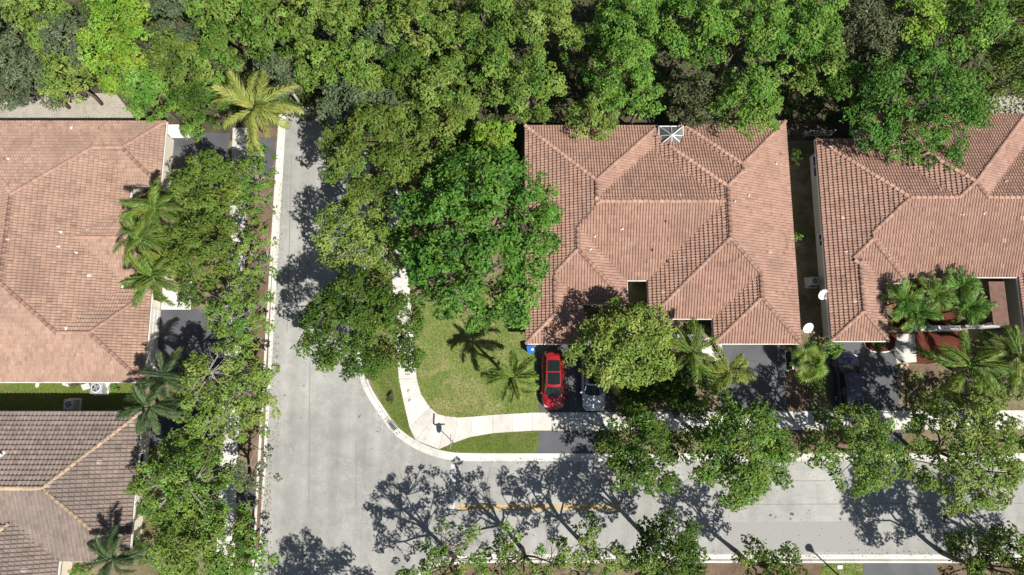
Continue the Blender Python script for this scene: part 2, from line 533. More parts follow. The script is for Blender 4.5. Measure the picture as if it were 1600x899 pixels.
# lawn and verges
lawn_pts = [(660, 470), (690, 470), (760, 440), (822, 440), (822, 535), (838, 543), (842, 575), (842, 644), (770, 649), (738, 652), (715, 653), (695, 651), (680, 646), (667, 633), (657, 615), (651, 592), (648, 560), (645, 500)]
flat("lawn", lawn_pts, .108, M['lawn'])
flat("verge", [(688, 702), (709, 693), (735, 684), (770, 678), (800, 674), (842, 674), (841, 700), (835, 708), (770, 708.5), (709, 706.5)], .108, M['verge'])
flat("verge", [(584, 560), (620, 560), (623, 592), (630, 625), (636, 655), (644, 685), (622, 668), (598, 637), (583, 600)], .108, M['verge'])
flat("verge", [(1288, 880), (1345, 880), (1352, 905), (1280, 905)], .108, M['lawn'])
flat("lawn", [(-30, 597), (225, 597), (225, 655), (-30, 655)], .108, M['verge'])
flat("sandy_patch", [(-20, 165), (60, 150), (180, 145), (215, 190), (-20, 192)], .108, M['sand'])
flat("sandy_patch", [(1545, 150), (1630, 150), (1630, 195), (1530, 195)], .108, M['sand'])
flat("bare_strip", [(390, 200), (436, 200), (405, 860), (380, 860)], .108, M['mulch'])
flat("mulch_bed", [(1226, 545), (1262, 545), (1262, 705), (1232, 705)], .108, M['mulch'])
flat("mulch_bed", [(1262, 674), (1330, 674), (1330, 706), (1262, 706)], .111, M['mulch'])
flat("mulch_bed", [(1100, 880), (1285, 880), (1270, 915), (1100, 915)], .108, M['mulch'])
flat("mulch_bed", [(700, 882), (1090, 882), (1090, 925), (690, 925)], .108, M['mulch'])
flat("mulch_bed", [(1464, 880), (1640, 880), (1640, 915), (1464, 915)], .108, M['mulch'])
flat("red_mulch_bed", [(1388, 520), (1502, 518), (1512, 560), (1432, 572), (1388, 548)], .108, M['redmulch'])
flat("red_mulch_bed", [(1430, 440), (1500, 440), (1500, 512), (1395, 512), (1395, 470)], .108, M['redmulch'])

# driveways
flat("driveway", [(838, 540), (962, 540), (962, 644.5), (842, 644.5)], .114, M['drive'])
flat("driveway", [(842, 674), (935, 674), (935, 708), (836, 708), (841, 700)], .114, M['drive'])
flat("driveway", [(1120, 538), (1226, 538), (1229, 644), (1126, 644)], .114, M['drive'])
flat("driveway", [(1130, 673), (1226, 673), (1230, 706), (1130, 706)], .114, M['drive'])
flat("driveway", [(1292, 535), (1396, 535), (1404, 600), (1404, 643), (1300, 643)], .114, M['drive'])
flat("driveway", [(1335, 672), (1408, 672), (1410, 706), (1335, 706)], .114, M['drive'])
flat("driveway", [(262, 208), (360, 208), (350, 300), (258, 300)], .114, M['drive'])
flat("driveway", [(245, 484), (366, 484), (360, 590), (240, 590)], .114, M['drive'])
flat("driveway", [(222, 640), (352, 640), (347, 700), (222, 700)], .114, M['drive'])
flat("driveway", [(380, 215), (430, 215), (426, 275), (376, 275)], .112, M['drive'])
flat("driveway", [(345, 765), (404, 765), (400, 800), (342, 800)], .112, M['drive'])
flat("driveway", [(1348, 880.5), (1462, 880.5), (1468, 915), (1352, 915)], .114, M['drive'])

# sidewalks: bed with separate slabs
def sidewalk(secs, slab=1.5, subdiv=True):
    root = None
    A = [np.array(P2(*s[0], .1)) for s in secs]; B = [np.array(P2(*s[1], .1)) for s in secs]
    mb = MB()
    for i in range(len(A) - 1):
        mb.add([(*A[i], .105), (*A[i + 1], .105), (*B[i + 1], .105), (*B[i], .105)], [(0, 1, 2, 3)])
    root = mb.build("sidewalk", M['greywall']); root["kind"] = 'structure'
    for i in range(len(A) - 1):
        L = (np.linalg.norm(A[i + 1] - A[i]) + np.linalg.norm(B[i + 1] - B[i])) / 2
        n = max(1, round(L / slab))
        for k in range(n):
            g = .009 / max(L, .01)
            s0, s1 = k / n + g, (k + 1) / n - g
            a0 = A[i] + (A[i + 1] - A[i]) * s0; a1 = A[i] + (A[i + 1] - A[i]) * s1
            b0 = B[i] + (B[i + 1] - B[i]) * s0; b1 = B[i] + (B[i + 1] - B[i]) * s1
            m_ = MB()
            z = .132 + random.uniform(-.004, .004)
            m_.prism([tuple(a0), tuple(a1), tuple(b1), tuple(b0)], .10, z)
            m_.build("paving_slab", M['walk'], root)
    return root
sidewalk([((600, 240), (626, 240)), ((612, 420), (638, 420)), ((623, 592), (651, 592)), ((630, 625), (658, 616)), ((640, 668), (672, 637)), ((650, 688), (683, 647)),
          ((686, 702), (697, 650.5)), ((709, 692), (715, 652.5)), ((735, 683), (738, 651.5)), ((770, 677), (770, 648.5)), ((832, 673), (832, 645)), ((1640, 671), (1640, 641))])
sidewalk([((364, 200), (389, 200)), ((338, 880), (366, 880)), ((336, 915), (364, 915))])
flat("garden_path", [(1097, 530), (1124, 524), (1132, 560), (1122, 575), (1096, 575)], .125, M['path'])
flat("garden_path", [(1402, 522), (1429, 522), (1432, 566), (1402, 568), (1396, 548)], .125, M['walk'])
flat("garden_path", [(255, 440), (300, 440), (298, 484), (252, 484)], .12, M['path'])
flat("garden_path", [(258, 195), (300, 195), (298, 216), (256, 216)], .12, M['path'])

# road markings and dark spots
def on_road(name, px, mat, z=.0105):
    mb = MB(); mb.poly([P2(x, y) for x, y in px], z); return mb.build(name, mat, road)
on_road("stop_line", [(704.5, 725), (712, 725), (711, 797), (703.5, 797)], M['white_paint'])
on_road("centre_line", [(714, 788.6), (971, 788.6), (971, 791.6), (714, 791.6)], M['yellow_paint'])
on_road("centre_line", [(714, 794), (972, 794), (972, 797), (714, 797)], M['yellow_paint'])
M['patch'] = plain("newer_asphalt", (.288, .286, .272), .9, var=.08, scale=12)
M['seam'] = plain("tar_seam", (.2, .198, .19), .85, var=.2, scale=9)
on_road("road_patch", [(1130, 816), (1372, 815), (1372, 862), (1130, 863)], M['patch'], .008)
for q in ([(484, 560), (485, 560), (483, 790), (482, 790)], [(556, 690), (557, 690), (557, 790), (556, 790)], [(1160, 788), (1600, 786), (1600, 787), (1160, 789)], [(455, 240), (456, 240), (449, 520), (448, 520)], [(980, 752), (1290, 751), (1290, 752), (980, 753)]): on_road("road_seam", q, M['seam'], .0092)
for (sx, sy, r) in ((1237, 803, 3.2), (1235, 811, 1.6), (1315, 803, 3.4), (1313, 811, 2), (1238, 760, 2.5), (1477, 807, 4), (1475, 815, 2), (476, 869, 1.8), (1204, 805, 2.2)):
    q = P(sx, sy); rr = r * .05
    on = [(q[0] + math.cos(a) * rr * random.uniform(.6, 1.25), q[1] + math.sin(a) * rr * random.uniform(.6, 1.25)) for a in np.linspace(0, 6.28, 11)[:-1]]
    mb = MB(); mb.poly(on, .0105); mb.build("dark_road_spot", M['dark_spot'], road)  # small irregular dark spot laid on the asphalt

# ------------------------------------------------------------------ houses
PITCH = .45
ZE = 2.75
TCOL, TROW = .22, .34

def tile_profile():
    u = np.array([0.0, .05, .10, .135, .17, .22, .262]) / .262
    h = np.array([0.0, -.008, .045, .068, .045, -.008, 0.0])
    return u, h

def block_h(b, x, y, ze):
    x0, y0, x1, y1 = b
    d = np.minimum(np.minimum(x - x0, x1 - x), np.minimum(y - y0, y1 - y))
    return np.where(d >= -1e-6, ze + PITCH * d, -1e3)

def house(name, label, blocks, tile, cap, wall, ze=ZE, holes=(), group=None, tcol=TCOL, trow=TROW, relief=1.0):
    cx = (min(b[0] for b in blocks) + max(b[2] for b in blocks)) / 2
    cy = (min(b[1] for b in blocks) + max(b[3] for b in blocks)) / 2
    root = empty(name, (cx, cy, 0.0)); tag(root, label, 'house')
    off = np.array([cx, cy, 0.0])
    def others(k, x, y, own):
        """True where another roof block covers (x, y) at or above height own"""
        m = np.zeros(np.shape(x), bool)
        for j, b in enumerate(blocks):
            if j == k: continue
            h = block_h(b, x, y, ze)
            m |= (h > own + (.004 if j > k else -.004))
        for (hx0, hy0, hx1, hy1) in holes:
            m |= (x > hx0) & (x < hx1) & (y > hy0) & (y < hy1)
        return m
    # slopes of block k
    def slopes(b):
        x0, y0, x1, y1 = b
        W, D = x1 - x0, y1 - y0
        hw = min(W, D) / 2
        # origin, u dir, v dir(inward), length u
        return hw, [(np.array([x0, y0]), np.array([1, 0]), np.array([0, 1]), W),
                    (np.array([x1, y0]), np.array([0, 1]), np.array([-1, 0]), D),
                    (np.array([x1, y1]), np.array([-1, 0]), np.array([0, -1]), W),
                    (np.array([x0, y1]), np.array([0, -1]), np.array([1, 0]), D)]
    dv = []; df = []
    TV = []; TF = []; TS = []
    pu, ph = tile_profile(); ph = ph * relief; K = len(pu)
    cosp = math.cos(math.atan(PITCH)); vrow = trow * cosp   # plan length of a course
    nvert = 0
    def union(x, y):
        h = np.full(np.shape(x), -1e3)
        for b_ in blocks: h = np.maximum(h, block_h(b_, x, y, ze))
        for (hx0, hy0, hx1, hy1) in holes:
            h = np.where((x > hx0) & (x < hx1) & (y > hy0) & (y < hy1), 1e3, h)
        return h
    groups = {}
    for k, b in enumerate(blocks):
        hw, sl = slopes(b)
        for si, (o, u, v, L) in enumerate(sl):
            vm = hw
            c = [o, o + u * L, o + u * (L - vm) + v * vm, o + u * vm + v * vm]
            base = len(dv)
            for q, d in zip(c, (0, 0, vm, vm)):
                dv.append((q[0], q[1], ze + PITCH * d - .03 - .005 * k))
            df.append((base, base + 1, base + 2, base + 3))
            key = (si, round(float(o @ v), 1))
            groups.setdefault(key, []).append((o, u, v, L, vm))
    # tiles, one course grid for each eave line
    for key, gs in groups.items():
        o0, u, v = gs[0][0], gs[0][1], gs[0][2]
        ov = o0 @ v
        umin = min(g[0] @ u for g in gs); umax = max(g[0] @ u + g[3] for g in gs); vmax = max(g[4] for g in gs)
        o = u * umin + v * ov; L = umax - umin
        nr = int(math.ceil(vmax / vrow)); nc = int(math.ceil(L / tcol))
        I, J = np.meshgrid(np.arange(nr), np.arange(nc), indexing='ij'); I = I.ravel(); J = J.ravel()
        va = I * vrow - .02; vb = (I + 1) * vrow + .03; ua = J * tcol
        au = np.full(len(ua), np.nan); av = np.full(len(ua), np.nan)
        for (fu, fv) in ((.5, .5), (0, 0), (1, 0), (0, 1), (1, 1)):
            vt = np.maximum(va + (vb - va) * fv, .012); ut = ua + tcol * fu
            x = o[0] + ut * u[0] + vt * v[0]; y = o[1] + ut * u[1] + vt * v[1]
            on = np.abs(ze + PITCH * vt - union(x, y)) < .004
            fresh = on & np.isnan(au)
            au[fresh] = ut[fresh]; av[fresh] = vt[fresh]
        keep = ~np.isnan(au)
        va, vb, ua, au, av = va[keep], vb[keep], ua[keep], au[keep], av[keep]
        n = len(va)
        if n == 0: continue
        jit = R.normal(0, .005, n); rz = R.normal(0, .003, n)
        sh = np.clip(R.normal(.5, .13, n), 0, .97)
        sh = np.where(R.random(n) < .0012, 1.0, sh)
        rows = []
        for which in range(3):      # nose bottom, nose top, head
            vv = np.repeat(((va if which < 2 else vb) + jit)[:, None], K, 1)
            uu = ua[:, None] + pu[None] * tcol
            A = np.repeat(au[:, None], K, 1); B = np.repeat(av[:, None], K, 1)
            def outside(f):
                U2 = A + (uu - A) * f; V2 = B + (vv - B) * f
                vt = np.maximum(V2, .006)
                return ze + PITCH * vt > union(o[0] + U2 * u[0] + vt * v[0], o[1] + U2 * u[1] + vt * v[1]) + .004
            lo = np.zeros((n, K)); hi = np.ones((n, K)); bad = outside(hi)
            for _ in range(6):
                m_ = (lo + hi) / 2; ob = outside(m_)
                hi = np.where(bad & ob, m_, hi); lo = np.where(bad & ~ob, m_, lo)
            f = np.where(bad, lo, 1.0)
            uu = A + (uu - A) * f; vv = B + (vv - B) * f
            zz = {0: -.035, 1: .10 * relief, 2: .0}[which]
            X = o[0] + uu * u[0] + vv * v[0]; Y = o[1] + uu * u[1] + vv * v[1]
            Z = ze + PITCH * vv + zz + rz[:, None] + (ph[None] if which > 0 else 0)
            rows.append(np.stack([X, Y, Z], -1))
        V = np.stack(rows, 1)
        idx = nvert + np.arange(n * 3 * K).reshape(n, 3, K)
        q1 = np.stack([idx[:, 0, :-1], idx[:, 0, 1:], idx[:, 1, 1:], idx[:, 1, :-1]], -1).reshape(-1, 4)
        q2 = np.stack([idx[:, 1, :-1], idx[:, 1, 1:], idx[:, 2, 1:], idx[:, 2, :-1]], -1).reshape(-1, 4)
        TV.append(V.reshape(-1, 3)); TF.append(q1); TF.append(q2)
        TS.append(np.repeat(sh, K - 1)); TS.append(np.repeat(sh, K - 1))
        nvert += n * 3 * K
    # deck with hole cut: drop nothing (openings are covered by what stands in them)
    roof = link("roof", mesh_np("roof", np.array(dv) - off, df, M['deck']), root)
    tv = np.concatenate(TV) - off
    to = link("roof_tiles", mesh_np("roof_tiles", tv, np.concatenate(TF), tile, False, shade=np.concatenate(TS)), roof)
    to["kind"] = 'stuff'
    # ridge and hip caps
    segs = []
    for k, b in enumerate(blocks):
        x0, y0, x1, y1 = b; W, D = x1 - x0, y1 - y0; hw = min(W, D) / 2
        zr = ze + PITCH * hw
        if W >= D: e0, e1 = (x0 + hw, (y0 + y1) / 2), (x1 - hw, (y0 + y1) / 2); ends = [((x0, y0), e0), ((x0, y1), e0), ((x1, y0), e1), ((x1, y1), e1)]
        else: e0, e1 = ((x0 + x1) / 2, y0 + hw), ((x0 + x1) / 2, y1 - hw); ends = [((x0, y0), e0), ((x1, y0), e0), ((x0, y1), e1), ((x1, y1), e1)]
        for a, c in ends: segs.append((k, np.array([*a, ze]), np.array([*c, zr])))
        if abs(W - D) > .3: segs.append((k, np.array([*e0, zr]), np.array([*e1, zr])))
    n_a = 7
    V = []; F = []
    for i, (x, r, dz) in enumerate(((-.24, .155, .0), (.24, .125, -.03))):
        for j in range(n_a):
            a = math.pi * j / (n_a - 1)
            V.append((x, r * math.cos(a), r * .62 * math.sin(a) + dz))
    for j in range(n_a - 1): F.append((j, j + 1, n_a + j + 1, n_a + j))
    F.append(tuple(range(n_a)))
    capm = [mesh_np("ridge_tile", V, F, cap, True, shade=[s] * len(F)) for s in (.2, .4, .55, .7, .9)]
    placed = []
    EXP = .42
    for k, a, c in segs:
        L = np.linalg.norm(c - a); n = int(L / EXP)
        for i in range(n + 1):
            s = (i + .5) / (n + 1)
            q = a + (c - a) * s
            e = .06
            lat = np.array([-(c - a)[1], (c - a)[0]]); lat = lat / np.linalg.norm(lat) * .3
            hh = [max(float(block_h(b_, np.array(q[0] + f_ * lat[0]), np.array(q[1] + f_ * lat[1]), ze)) for b_ in blocks) for f_ in (-1, 0, 1)]
            if hh[0] > 0 and hh[2] > 0 and hh[0] + hh[2] - 2 * hh[1] > -.06: continue
            if any(h_[0] - .3 < q[0] < h_[2] + .3 and h_[1] - .3 < q[1] < h_[3] for h_ in holes): continue
            if others(k, np.array([q[0]]), np.array([q[1]]), np.array([q[2] - .05]))[0]: continue
            placed.append((q, (c - a) / L))
    # drop duplicates on shared hips
    uniq = []
    for q, d in placed:
        if any(abs(q[0] - p_[0]) + abs(q[1] - p_[1]) < .25 for p_, _ in uniq[-400:]): continue
        uniq.append((q, d))
    uniq.sort(key=lambda t_: (t_[0][0] ** 2 + (t_[0][1] - 10) ** 2))
    rest = MB()
    for i, (q, d) in enumerate(uniq):
        X = Vector(d); Yv = Vector((-d[1], d[0], 0)).normalized(); Z = X.cross(Yv)
        mt = Matrix((X, Yv, Z)).transposed().to_4x4()
        mt.translation = Vector(q - off) + Vector((R.normal(0, .008), R.normal(0, .008), .075))
        mt = mt @ Matrix.Rotation(R.normal(0, .02), 4, 'Z')
        if i < 300: link("ridge_tile", random.choice(capm), roof, mat4=mt)
        else: rest.add([tuple(mt @ Vector(p_)) for p_ in V], F, random.random())
    if rest.v:
        rest.build("ridge_tiles", cap, roof)["kind"] = 'stuff'
    # fascia along the free eaves
    fb = MB()
    for k, b in enumerate(blocks):
        hw, sl = slopes(b)
        for (o, u, v, L) in sl:
            n = int(L / .2)
            s = (np.arange(n) + .5) / n * L
            pt = o[None] + s[:, None] * u[None] + v[None] * .03
            free = ~others(k, pt[:, 0], pt[:, 1], np.full(n, ze + .01))
            i = 0
            while i < n:
                if free[i]:
                    j = i
                    while j + 1 < n and free[j + 1]: j += 1
                    a = o + u * (i / n * L) ; c = o + u * ((j + 1) / n * L)
                    mid = (a + c) / 2 - v * .035 - off[:2]; ln = np.linalg.norm(c - a)
                    fb.box((mid[0], mid[1], ze - .13), (ln if abs(u[0]) > .5 else .07, .07 if abs(u[0]) > .5 else ln, .19))
                    i = j + 1
                else: i += 1
    fb.build("fascia", M['fascia'], root)
    # walls
    wb = MB()
    for k, b in enumerate(blocks):
        x0, y0, x1, y1 = b; i = .55 + .004 * k
        wb.box(((x0 + x1) / 2 - cx, (y0 + y1) / 2 - cy, (ze + .02 - .006 * k) / 2), (x1 - x0 - 2 * i, y1 - y0 - 2 * i, ze + .02 - .006 * k))
    wb.build("wall", wall, root)
    return root, off, blocks

def wall_window(root, off, c, w_, h_, axis, out, mat=None, nm="window"):
    """c world centre on the wall plane; axis 'x' = wall runs along x; out = outward sign"""
    q = np.array(c) - off
    fr = MB(); t_ = .07
    def bx(du, dz, su, sz, dep, mbx, o=0.0):
        if axis == 'x': mbx.box((q[0] + du, q[1] + out * (dep / 2 + o), q[2] + dz), (su, dep, sz))
        else: mbx.box((q[0] + out * (dep / 2 + o), q[1] + du, q[2] + dz), (dep, su, sz))
    for s in (-1, 1):
        bx(s * (w_ / 2 - t_ / 2), 0, t_, h_, .09, fr)
        bx(0, s * (h_ / 2 - t_ / 2), w_ - 2 * t_ - .004, t_, .085, fr)
    bx(0, 0, .05, h_ - 2 * t_ - .004, .08, fr)
    bx(0, -h_ / 2 - .05, w_ + .2, .08, .14, fr)
    f = fr.build(nm, M['white_metal'], root)
    g = MB(); bx(0, 0, w_ - .02, h_ - .02, .03, g); g.build("pane", mat or M['glass'], f)

def garage_door(root, off, c, w_, h_, axis, out):
    q = np.array(c) - off
    d0 = MB()
    def bx(mbx, du, dz, su, sz, dep):
        if axis == 'x': mbx.box((q[0] + du, q[1] + out * dep / 2, q[2] + dz), (su, dep, sz))
        else: mbx.box((q[0] + out * dep / 2, q[1] + du, q[2] + dz), (dep, su, sz))
    bx(d0, 0, 0, w_, h_, .03)
    g = d0.build("garage_door", M['fascia'], root)
    for i in range(4):
        p_ = MB()
        for j in range(4):
            bx(p_, -w_ / 2 + (j + .5) * w_ / 4, -h_ / 2 + (i + .5) * h_ / 4, w_ / 4 - .12, h_ / 4 - .1, .055)
        p_.build("door_panel", M['fascia'], g)

def XE(px, py, z=ZE): return P(px, py, z)[0]
def YE(py, z=ZE): return P(800, py, z)[1]
def ridge_from_x(px, py, xe, sgn):
    """half-width so the ridge appears at px; sgn +1: ridge lies to +x of eave xe"""
    w_ = 5.0
    for _ in range(20): w_ = sgn * (P(px, py, ZE + PITCH * w_)[0] - xe)
    return w_
def ridge_from_y(py, ye, sgn):
    w_ = 5.0
    for _ in range(20): w_ = sgn * (P(800, py, ZE + PITCH * w_)[1] - ye)
    return w_

# --- middle house
xw = (XE(820, 200) + XE(822, 535)) / 2
xe = (XE(1228, 217) + XE(1252, 535)) / 2
y537, y498, y475, y438 = YE(537), YE(498), YE(475), YE(438)
w1 = ridge_from_x(932, 297, xw, 1); w2 = ridge_from_x(902.5, 370, xw, 1); w3 = ridge_from_x(866.5, 457, xw, 1)
w4 = ridge_from_x(1161, 270, xe, -1); w5 = ridge_from_x(1140, 348, xe, -1); w6 = ridge_from_x(1189, 448, xe, -1)
wc = ridge_from_y(314.5, y438, 1)
yN = YE(197)
yc_n = y438 + 2 * wc
print("M", xw, xe, w1, w2, w3, w4, w5, w6, wc, yN, yc_n)
mblocks = [(xw, y438, xe, yc_n), (xw, y438 + .001, xw + 2 * w1, yN), (xw, y475, xw + 2 * w2, yN - 3), (xw, y537, xw + 2 * w3, yN - 5),
           (xe - 2 * w4, y438 + 3, xe, YE(190)), (xe - 2 * w5, y498, xe, yN - .15), (xe - 2 * w6, y537, xe, yN - 7)]
skx0, skx1 = XE(1030, 215, 3.2), XE(1068, 215, 3.2); sky0, sky1 = P(1048, 227, 3.2)[1], P(1048, 197, 3.2)[1]
house_m, off_m, _ = house("tiled_house", "large terracotta tiled house in the middle with the red car in front", mblocks, M['tile_pink'], M['cap_pink'], M['stucco_white'], holes=[(skx0, sky0, skx1, sky1 + 3)], relief=1.1)
garage_door(house_m, off_m, (xw + w3, y537 + .56, 1.15), w3 * 1.25, 2.2, 'x', -1)
garage_door(house_m, off_m, (xe - w6, y537 + .56 , 1.15), w6 * 1.45, 2.2, 'x', -1)
wall_window(house_m, off_m, (xe - 2 * w6 - 1.3, y498 + .57, 1.5), 1.6, 1.3, 'x', -1)
for yy in (4.0, 9.0, 15.0): wall_window(house_m, off_m, (xe - .55, yy, 1.6), 1.4, 1.2, 'y', 1)

# glazed pyramid over the little rear courtyard, a part of the house
sk = MB(); gl = MB()
zc0, zc1 = 3.15, 4.1
ap = np.array([P(1050, 211, zc1)[0], P(1050, 211, zc1)[1], zc1]) - off_m
cs = [np.array([x, y, zc0]) - off_m for x, y in ((skx0, sky0), ((skx0 + skx1) / 2, sky0 - .0), (skx1, sky0), (skx1, (sky0 + sky1) / 2), (skx1, sky1), ((skx0 + skx1) / 2, sky1), (skx0, sky1), (skx0, (sky0 + sky1) / 2))]
for c in cs: sk.tube([c, ap], .045, 4)
for i in range(8): sk.tube([cs[i], cs[(i + 1) % 8]], .04, 4)
sko = sk.build("skylight", M['white_metal'], house_m)
for i in range(8):
    g_ = MB(); dz = np.array([0, 0, .02]); g_.add([cs[i] - dz, cs[(i + 1) % 8] - dz, ap - dz], [(0, 1, 2)]); g_.build("pane", M['skyglass'], sko)
cb = MB(); cc = (cs[0] + cs[4]) / 2
cb.box((cc[0], cc[1], 1.55), (skx1 - skx0, sky1 - sky0, 3.15)); cb.build("skylight_wall", M['stucco_white'], house_m)

# --- right house
rw = (XE(1276, 235) + XE(1299, 530)) / 2
y433, y533 = YE(433), YE(533)
wr1 = ridge_from_y(308.5, y433, 1)
wn = ridge_from_y(284, y433, 1)
xc_n = P(1525, 284, ZE + PITCH * wn)[0]
wr2 = ridge_from_x(1363.5, 370, rw, 1); wr3 = ridge_from_x(1347, 455, rw, 1)
ya2 = P(1363, 374, ZE + PITCH * wr2)[1]
exw = XE(1597, 480)
print("R", rw, wr1, wn, xc_n, wr2, wr3, y433, exw)
rblocks = [(rw, y433, rw + 28, y433 + 2 * wr1), (xc_n - wn, y433 - .0, xc_n + wn, y433 + 2 * wn), (rw, ya2 - wr2, rw + 2 * wr2, y433 + 6), (rw, y533, rw + 2 * wr3, y433 + 3), (exw, y533 - 1, exw + 7, y433 + 4)]
house_r, off_r, _ = house("tiled_house", "terracotta tiled house at the right edge with palms in its courtyard", rblocks, M['tile_pink'], M['cap_pink'], M['stucco_green'])
for (wx, wy, ww) in ((1268, 257, 1.9), (1281, 373, 1.1)):
    wall_window(house_r, off_r, (rw + .55, P(wx, wy, 1.6)[1], 1.55), ww, 1.5, 'y', -1)
garage_door(house_r, off_r, (rw + wr3, y533 + .56, 1.15), 3.6, 2.2, 'x', -1)
wall_window(house_r, off_r, (exw - 4.5, y433 + .56, 1.4), 2.0, 1.6, 'x', -1)

# --- upper left house
le = XE(200, 340)
lw = 7.1
lye_n, lye_s = YE(190), YE(597)
lb = [(le - 2 * lw, lye_s, le, lye_n),
      (le - 6, YE(290), (XE(258, 197) + XE(252, 290)) / 2, lye_n),
      (le - 9, lye_s, XE(236, 470), lye_s + 2 * 3.55),
      (le - 9, YE(378) - 3.1, XE(262, 378), YE(378) + 3.1)]
house_l, off_l, _ = house("tiled_house", "sun bleached terracotta tiled house at the upper left", lb, M['tile_tan'], M['cap_pink'], M['stucco'], relief=1.2)
garage_door(house_l, off_l, (XE(236, 470) - .55, lye_s + 3.6, 1.15), 4.6, 2.2, 'y', 1)
for yy in (): wall_window(house_l, off_l, (lb[1][2] - .55, yy, 1.5), 1.2, 1.3, 'y', 1)

# --- lower left house
l2n = YE(643.5); w_l2 = ridge_from_y(763.5, l2n, -1)
l2e = (XE(217, 686) + XE(209, 799)) / 2
swe = XE(91, 886)
bb = [(l2e - 24, l2n - 2 * w_l2, l2e, l2n), (swe - 11, l2n - 2 * w_l2 - 9, swe, l2n - w_l2 + .5)]
house_l2, off_l2, _ = house("tiled_house", "brown tiled house with tan ridge tiles at the lower left", bb, M['tile_brown'], M['cap_tan'], M['stucco'], tcol=.30, trow=.38, relief=1.35)
wall_window(house_l2, off_l2, (l2e - .55, l2n - 4, 1.5), 1.8, 1.4, 'y', 1)

def roof_z(blocks, x, y):
    return max(float(block_h(b, np.array(x), np.array(y), ZE)) for b in blocks)

# pipe vents on the roofs, parts of their houses
def vent(house_, off, blocks, px, py, white=True, r=.045, h=.26):
    z = ZE + 1.0
    for _ in range(6):
        q = P(px, py, z); z = roof_z(blocks, q[0], q[1])
    m_ = MB(); m_.lathe([(r, -.1), (r, h), (r * .75, h + .01), (r * .7, h - .1), (0.001, h - .1)], 10, tuple(q - off))
    m_.lathe([(r * 2.6, -.01), (r * 2.4, .045), (r, .1)], 10, tuple(q - off))
    m_.build("vent_pipe", M['white_metal'] if white else M['dark_metal'], house_)
for px, py in ((1212, 256), (1169, 306), (1147, 315), (930, 369), (972, 358), (1040, 347), (1019, 391), (1042, 409), (922, 390), (1041, 442)):
    vent(house_m, off_m, mblocks, px, py, (px * py) % 3 == 0)
for px, py in ((1468, 297), (1570, 284), (1322, 393), (1504, 335), (1537, 333)): vent(house_r, off_r, rblocks, px, py, True)
for px, py in ((14, 249), (138, 360), (120, 395), (14, 375), (95, 363), (92, 386)): vent(house_l, off_l, lb, px, py, True)
vent(house_l2, off_l2, bb, 5, 711, True, .11, .4)

# ------------------------------------------------------------------ trees
def leaves(C, Nn, size, ratio=.55, droop=.15):
    """diamond leaves: centres C, normals Nn -> verts, quads"""
    n = len(C)
    rnd = R.normal(size=(n, 3))
    T = np.cross(Nn, rnd); T /= np.linalg.norm(T, axis=1)[:, None] + 1e-9
    B = np.cross(Nn, T)
    s = size * R.uniform(.65, 1.35, n)
    L = (s / 2)[:, None]; Wd = (s * ratio / 2)[:, None]
    V = np.stack([C - T * L, C + B * Wd + Nn * L * .12, C + T * L - Nn * L * droop * 2, C - B * Wd + Nn * L * .12], 1)
    F = np.arange(n * 4).reshape(n, 4)
    return V.reshape(-1, 3), F

def unit(v): return v / (np.linalg.norm(v, axis=-1, keepdims=True) + 1e-9)

